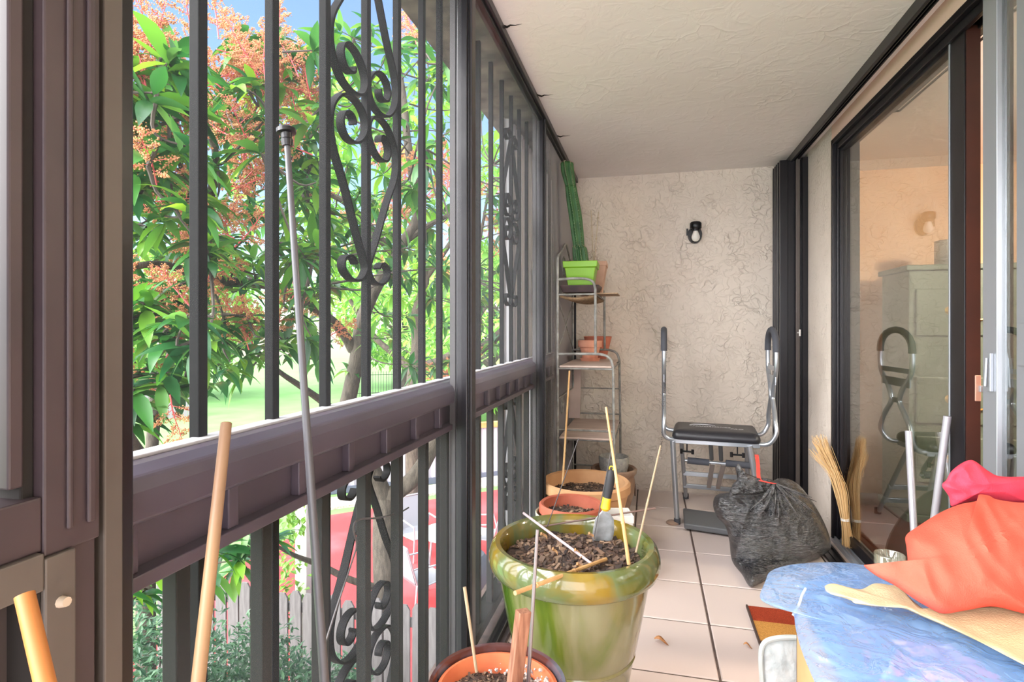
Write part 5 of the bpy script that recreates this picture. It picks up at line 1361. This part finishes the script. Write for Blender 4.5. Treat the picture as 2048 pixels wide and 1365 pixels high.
M['fol2'] = island_mat('deep_foliage', [(38, 80, 44), (54, 98, 54), (68, 112, 58), (44, 88, 62)], .6, .3)
far_tree('shade_tree', 'broad deep green tree at the far left beyond the grey board fence', Vector((-34, 13.5, ZG)), 5.2, 3.6, 1.6, 1700, .55, M['fol2'], 31, .3)
far_tree('shade_tree', 'bright green tree beyond the grey board fence, right of the broad deep green one', Vector((-27.5, 27, ZG)), 5.2, 3.8, 2.2, 1700, .6, M['fol1'], 32, .3)
far_tree('shade_tree', 'round bright tree straight across the lawn behind the middle mango', Vector((-16.5, 36, ZG)), 5.0, 4.2, 2.6, 1700, .65, M['fol1'], 33, .3)
far_tree('shade_tree', 'tall deep green tree beyond the black metal fence', Vector((-11, 46, ZG)), 6, 5.5, 3.4, 1700, .75, M['fol2'], 34, .35)
far_tree('shade_tree', 'bright green tree behind the white ribbed boundary wall', Vector((-6.8, 24, ZG)), 4.0, 3.6, 1.2, 1500, .5, M['fol1'], 35, .25)
far_tree('shade_tree', 'deep green tree behind the wall, furthest right through the bars', Vector((-2.2, 33, ZG)), 4.0, 4.5, 2.0, 1300, .55, M['fol2'], 36, .25)
def bush(name, label, c, rx, ry, rz, n, L, m, seed, cat='shrub'):
    rg = random.Random(seed); t = thing(name, label, cat, c); lf = MB(); st = MB()
    for k in range(n):
        v = Vector((rg.gauss(0, 1), rg.gauss(0, 1), rg.gauss(0, 1))).normalized() * rg.random() ** .40
        p = Vector((c.x + v.x * rx, c.y + v.y * ry, c.z + rz * .56 + v.z * rz * .44))
        for j in range(5):
            q = p + Vector((rg.uniform(-.06, .06), rg.uniform(-.06, .06), rg.uniform(-.05, .05)))
            leaf(lf, q, Vector((rg.uniform(-1, 1), rg.uniform(-1, 1), rg.uniform(-.5, .7))), L * rg.uniform(.7, 1.25), L * .45, .5, rg, 2)
    for k in range(9):
        a = k * .7; st.tube([c, Vector((c.x + math.cos(a) * rx * .6, c.y + math.sin(a) * ry * .6, c.z + rz * .75))], [.02, .006], 6)
    build('stems', st, M['barkd'], t).name = 'stem'; build('foliage', lf, m, t)
M['bushl'] = island_mat('shrub_leaf', [(40, 74, 52), (56, 92, 64), (76, 110, 78), (32, 62, 46)], .45, .25)
def bat(px, w): p = at(px, 657, w=w); return Vector((p.x, p.y, ZG))
bush('garden_shrub', 'dense small leaved shrub below the railing beside the bronze stile', bat(285, 3.7), .62, .62, 2.36, 1500, .066, M['bushl'], 41)
bush('garden_shrub', 'dense small leaved shrub in front of the picket fence, behind the grey pole', bat(500, 4.35), .62, .50, 1.86, 1300, .064, M['bushl'], 42)
bush('garden_shrub', 'low shrub in front of the picket fence under the iron scrolls', bat(655, 4.6), .45, .40, 1.46, 900, .060, M['bushl'], 43)
c = at(596, 1120, w=6.0)
iv = MB(); rgv = random.Random(51)
for k in range(260):
    z = rgv.uniform(-2.2, -.45); p = Vector((c.x + rgv.gauss(-.03, .10), c.y + rgv.uniform(-.16, -.03), z))
    leaf(iv, p, Vector((rgv.uniform(-1, 1), rgv.uniform(-1, .2), rgv.uniform(-1, .3))), rgv.uniform(.06, .11), .055, .6, rgv, 2)
o = build('climbing_ivy', iv, island_mat('ivy_leaf', [(84, 130, 46), (108, 150, 58), (60, 108, 42)], .5, .3)); tag(o, 'light green creeper climbing the white post', 'creeper')
# ================================================================ LIGHT, SKY, CAMERA
SUN_DIR = Vector((.58, .66, -.56)).normalized()      # the way the light travels
sd = bpy.data.lights.new('hazy_sun', 'SUN'); sd.energy = 4.5; sd.angle = math.radians(60); sd.color = (1, .99, .97)
so = bpy.data.objects.new('hazy_sun', sd); so.rotation_euler = SUN_DIR.to_track_quat('-Z', 'Y').to_euler(); so.location = (-20, -14, 14); COL.objects.link(so)
wd = bpy.data.worlds.new('sky'); sc.world = wd; wd.use_nodes = True
nt = wd.node_tree; bg = nt.nodes['Background']
sky = nt.nodes.new('ShaderNodeTexSky'); sky.sky_type = 'NISHITA'; sky.sun_disc = False
sky.sun_elevation = math.radians(58); sky.sun_rotation = math.radians(215); sky.air_density = 1.0; sky.dust_density = .4; sky.ozone_density = 3.0
bg.inputs['Strength'].default_value = 1.0
# unseen bright cloud added behind and above as fill light, clear blue ahead
tcw = nt.nodes.new('ShaderNodeTexCoord'); vm = nt.nodes.new('ShaderNodeVectorMath'); vm.operation = 'DOT_PRODUCT'
vm.inputs[1].default_value = Vector((-.30, -.80, .52)).normalized()
nt.links.new(tcw.outputs['Generated'], vm.inputs[0])
cn_ = nt.nodes.new('ShaderNodeTexNoise'); cn_.inputs['Scale'].default_value = 2.2; cn_.inputs['Detail'].default_value = 6
nt.links.new(tcw.outputs['Generated'], cn_.inputs['Vector'])
ma = nt.nodes.new('ShaderNodeMath'); ma.operation = 'MULTIPLY_ADD'; ma.inputs[1].default_value = .5
nt.links.new(cn_.outputs['Fac'], ma.inputs[0]); nt.links.new(vm.outputs['Value'], ma.inputs[2])
cr_ = ramp(nt, [(.22, (0, 0, 0)), (.62, (1, 1, 1))]); nt.links.new(ma.outputs[0], cr_.inputs['Fac'])
sk_ = nt.nodes.new('ShaderNodeMixRGB'); sk_.blend_type = 'MULTIPLY'; sk_.inputs['Fac'].default_value = 1; sk_.inputs['Color2'].default_value = (.13, .13, .13, 1)
nt.links.new(sky.outputs[0], sk_.inputs['Color1'])
cm_ = nt.nodes.new('ShaderNodeMixRGB'); cm_.inputs['Color2'].default_value = (2.6, 2.6, 2.7, 1)
nt.links.new(cr_.outputs['Color'], cm_.inputs['Fac']); nt.links.new(sk_.outputs['Color'], cm_.inputs['Color1']); nt.links.new(cm_.outputs['Color'], bg.inputs['Color'])
cd_ = bpy.data.cameras.new('camera'); co_ = bpy.data.objects.new('camera', cd_); COL.objects.link(co_)
cd_.sensor_fit = 'HORIZONTAL'; cd_.sensor_width = 36.0; cd_.lens = F / 2048.0 * 36.0
cd_.shift_y = (CY - 682.5) / 2048.0
cd_.clip_start = .02; cd_.clip_end = 300
co_.location = (0, 0, H); co_.rotation_euler = (math.pi / 2, 0, TH)
sc.camera = co_
sc.view_settings.view_transform = 'Standard'; sc.view_settings.look = 'None'; sc.view_settings.gamma = 1.0; sc.view_settings.use_curve_mapping = False
sc.view_settings.exposure = 1.40
cy = sc.cycles
cy.use_denoising = True; cy.use_adaptive_sampling = True; cy.adaptive_threshold = .03
cy.max_bounces = 8; cy.diffuse_bounces = 5; cy.glossy_bounces = 4; cy.transmission_bounces = 4; cy.transparent_max_bounces = 12
cy.caustics_reflective = False; cy.caustics_refractive = False; cy.sample_clamp_indirect = 6.0
for o in list(bpy.data.objects):
    if '_at' in o: del o['_at']
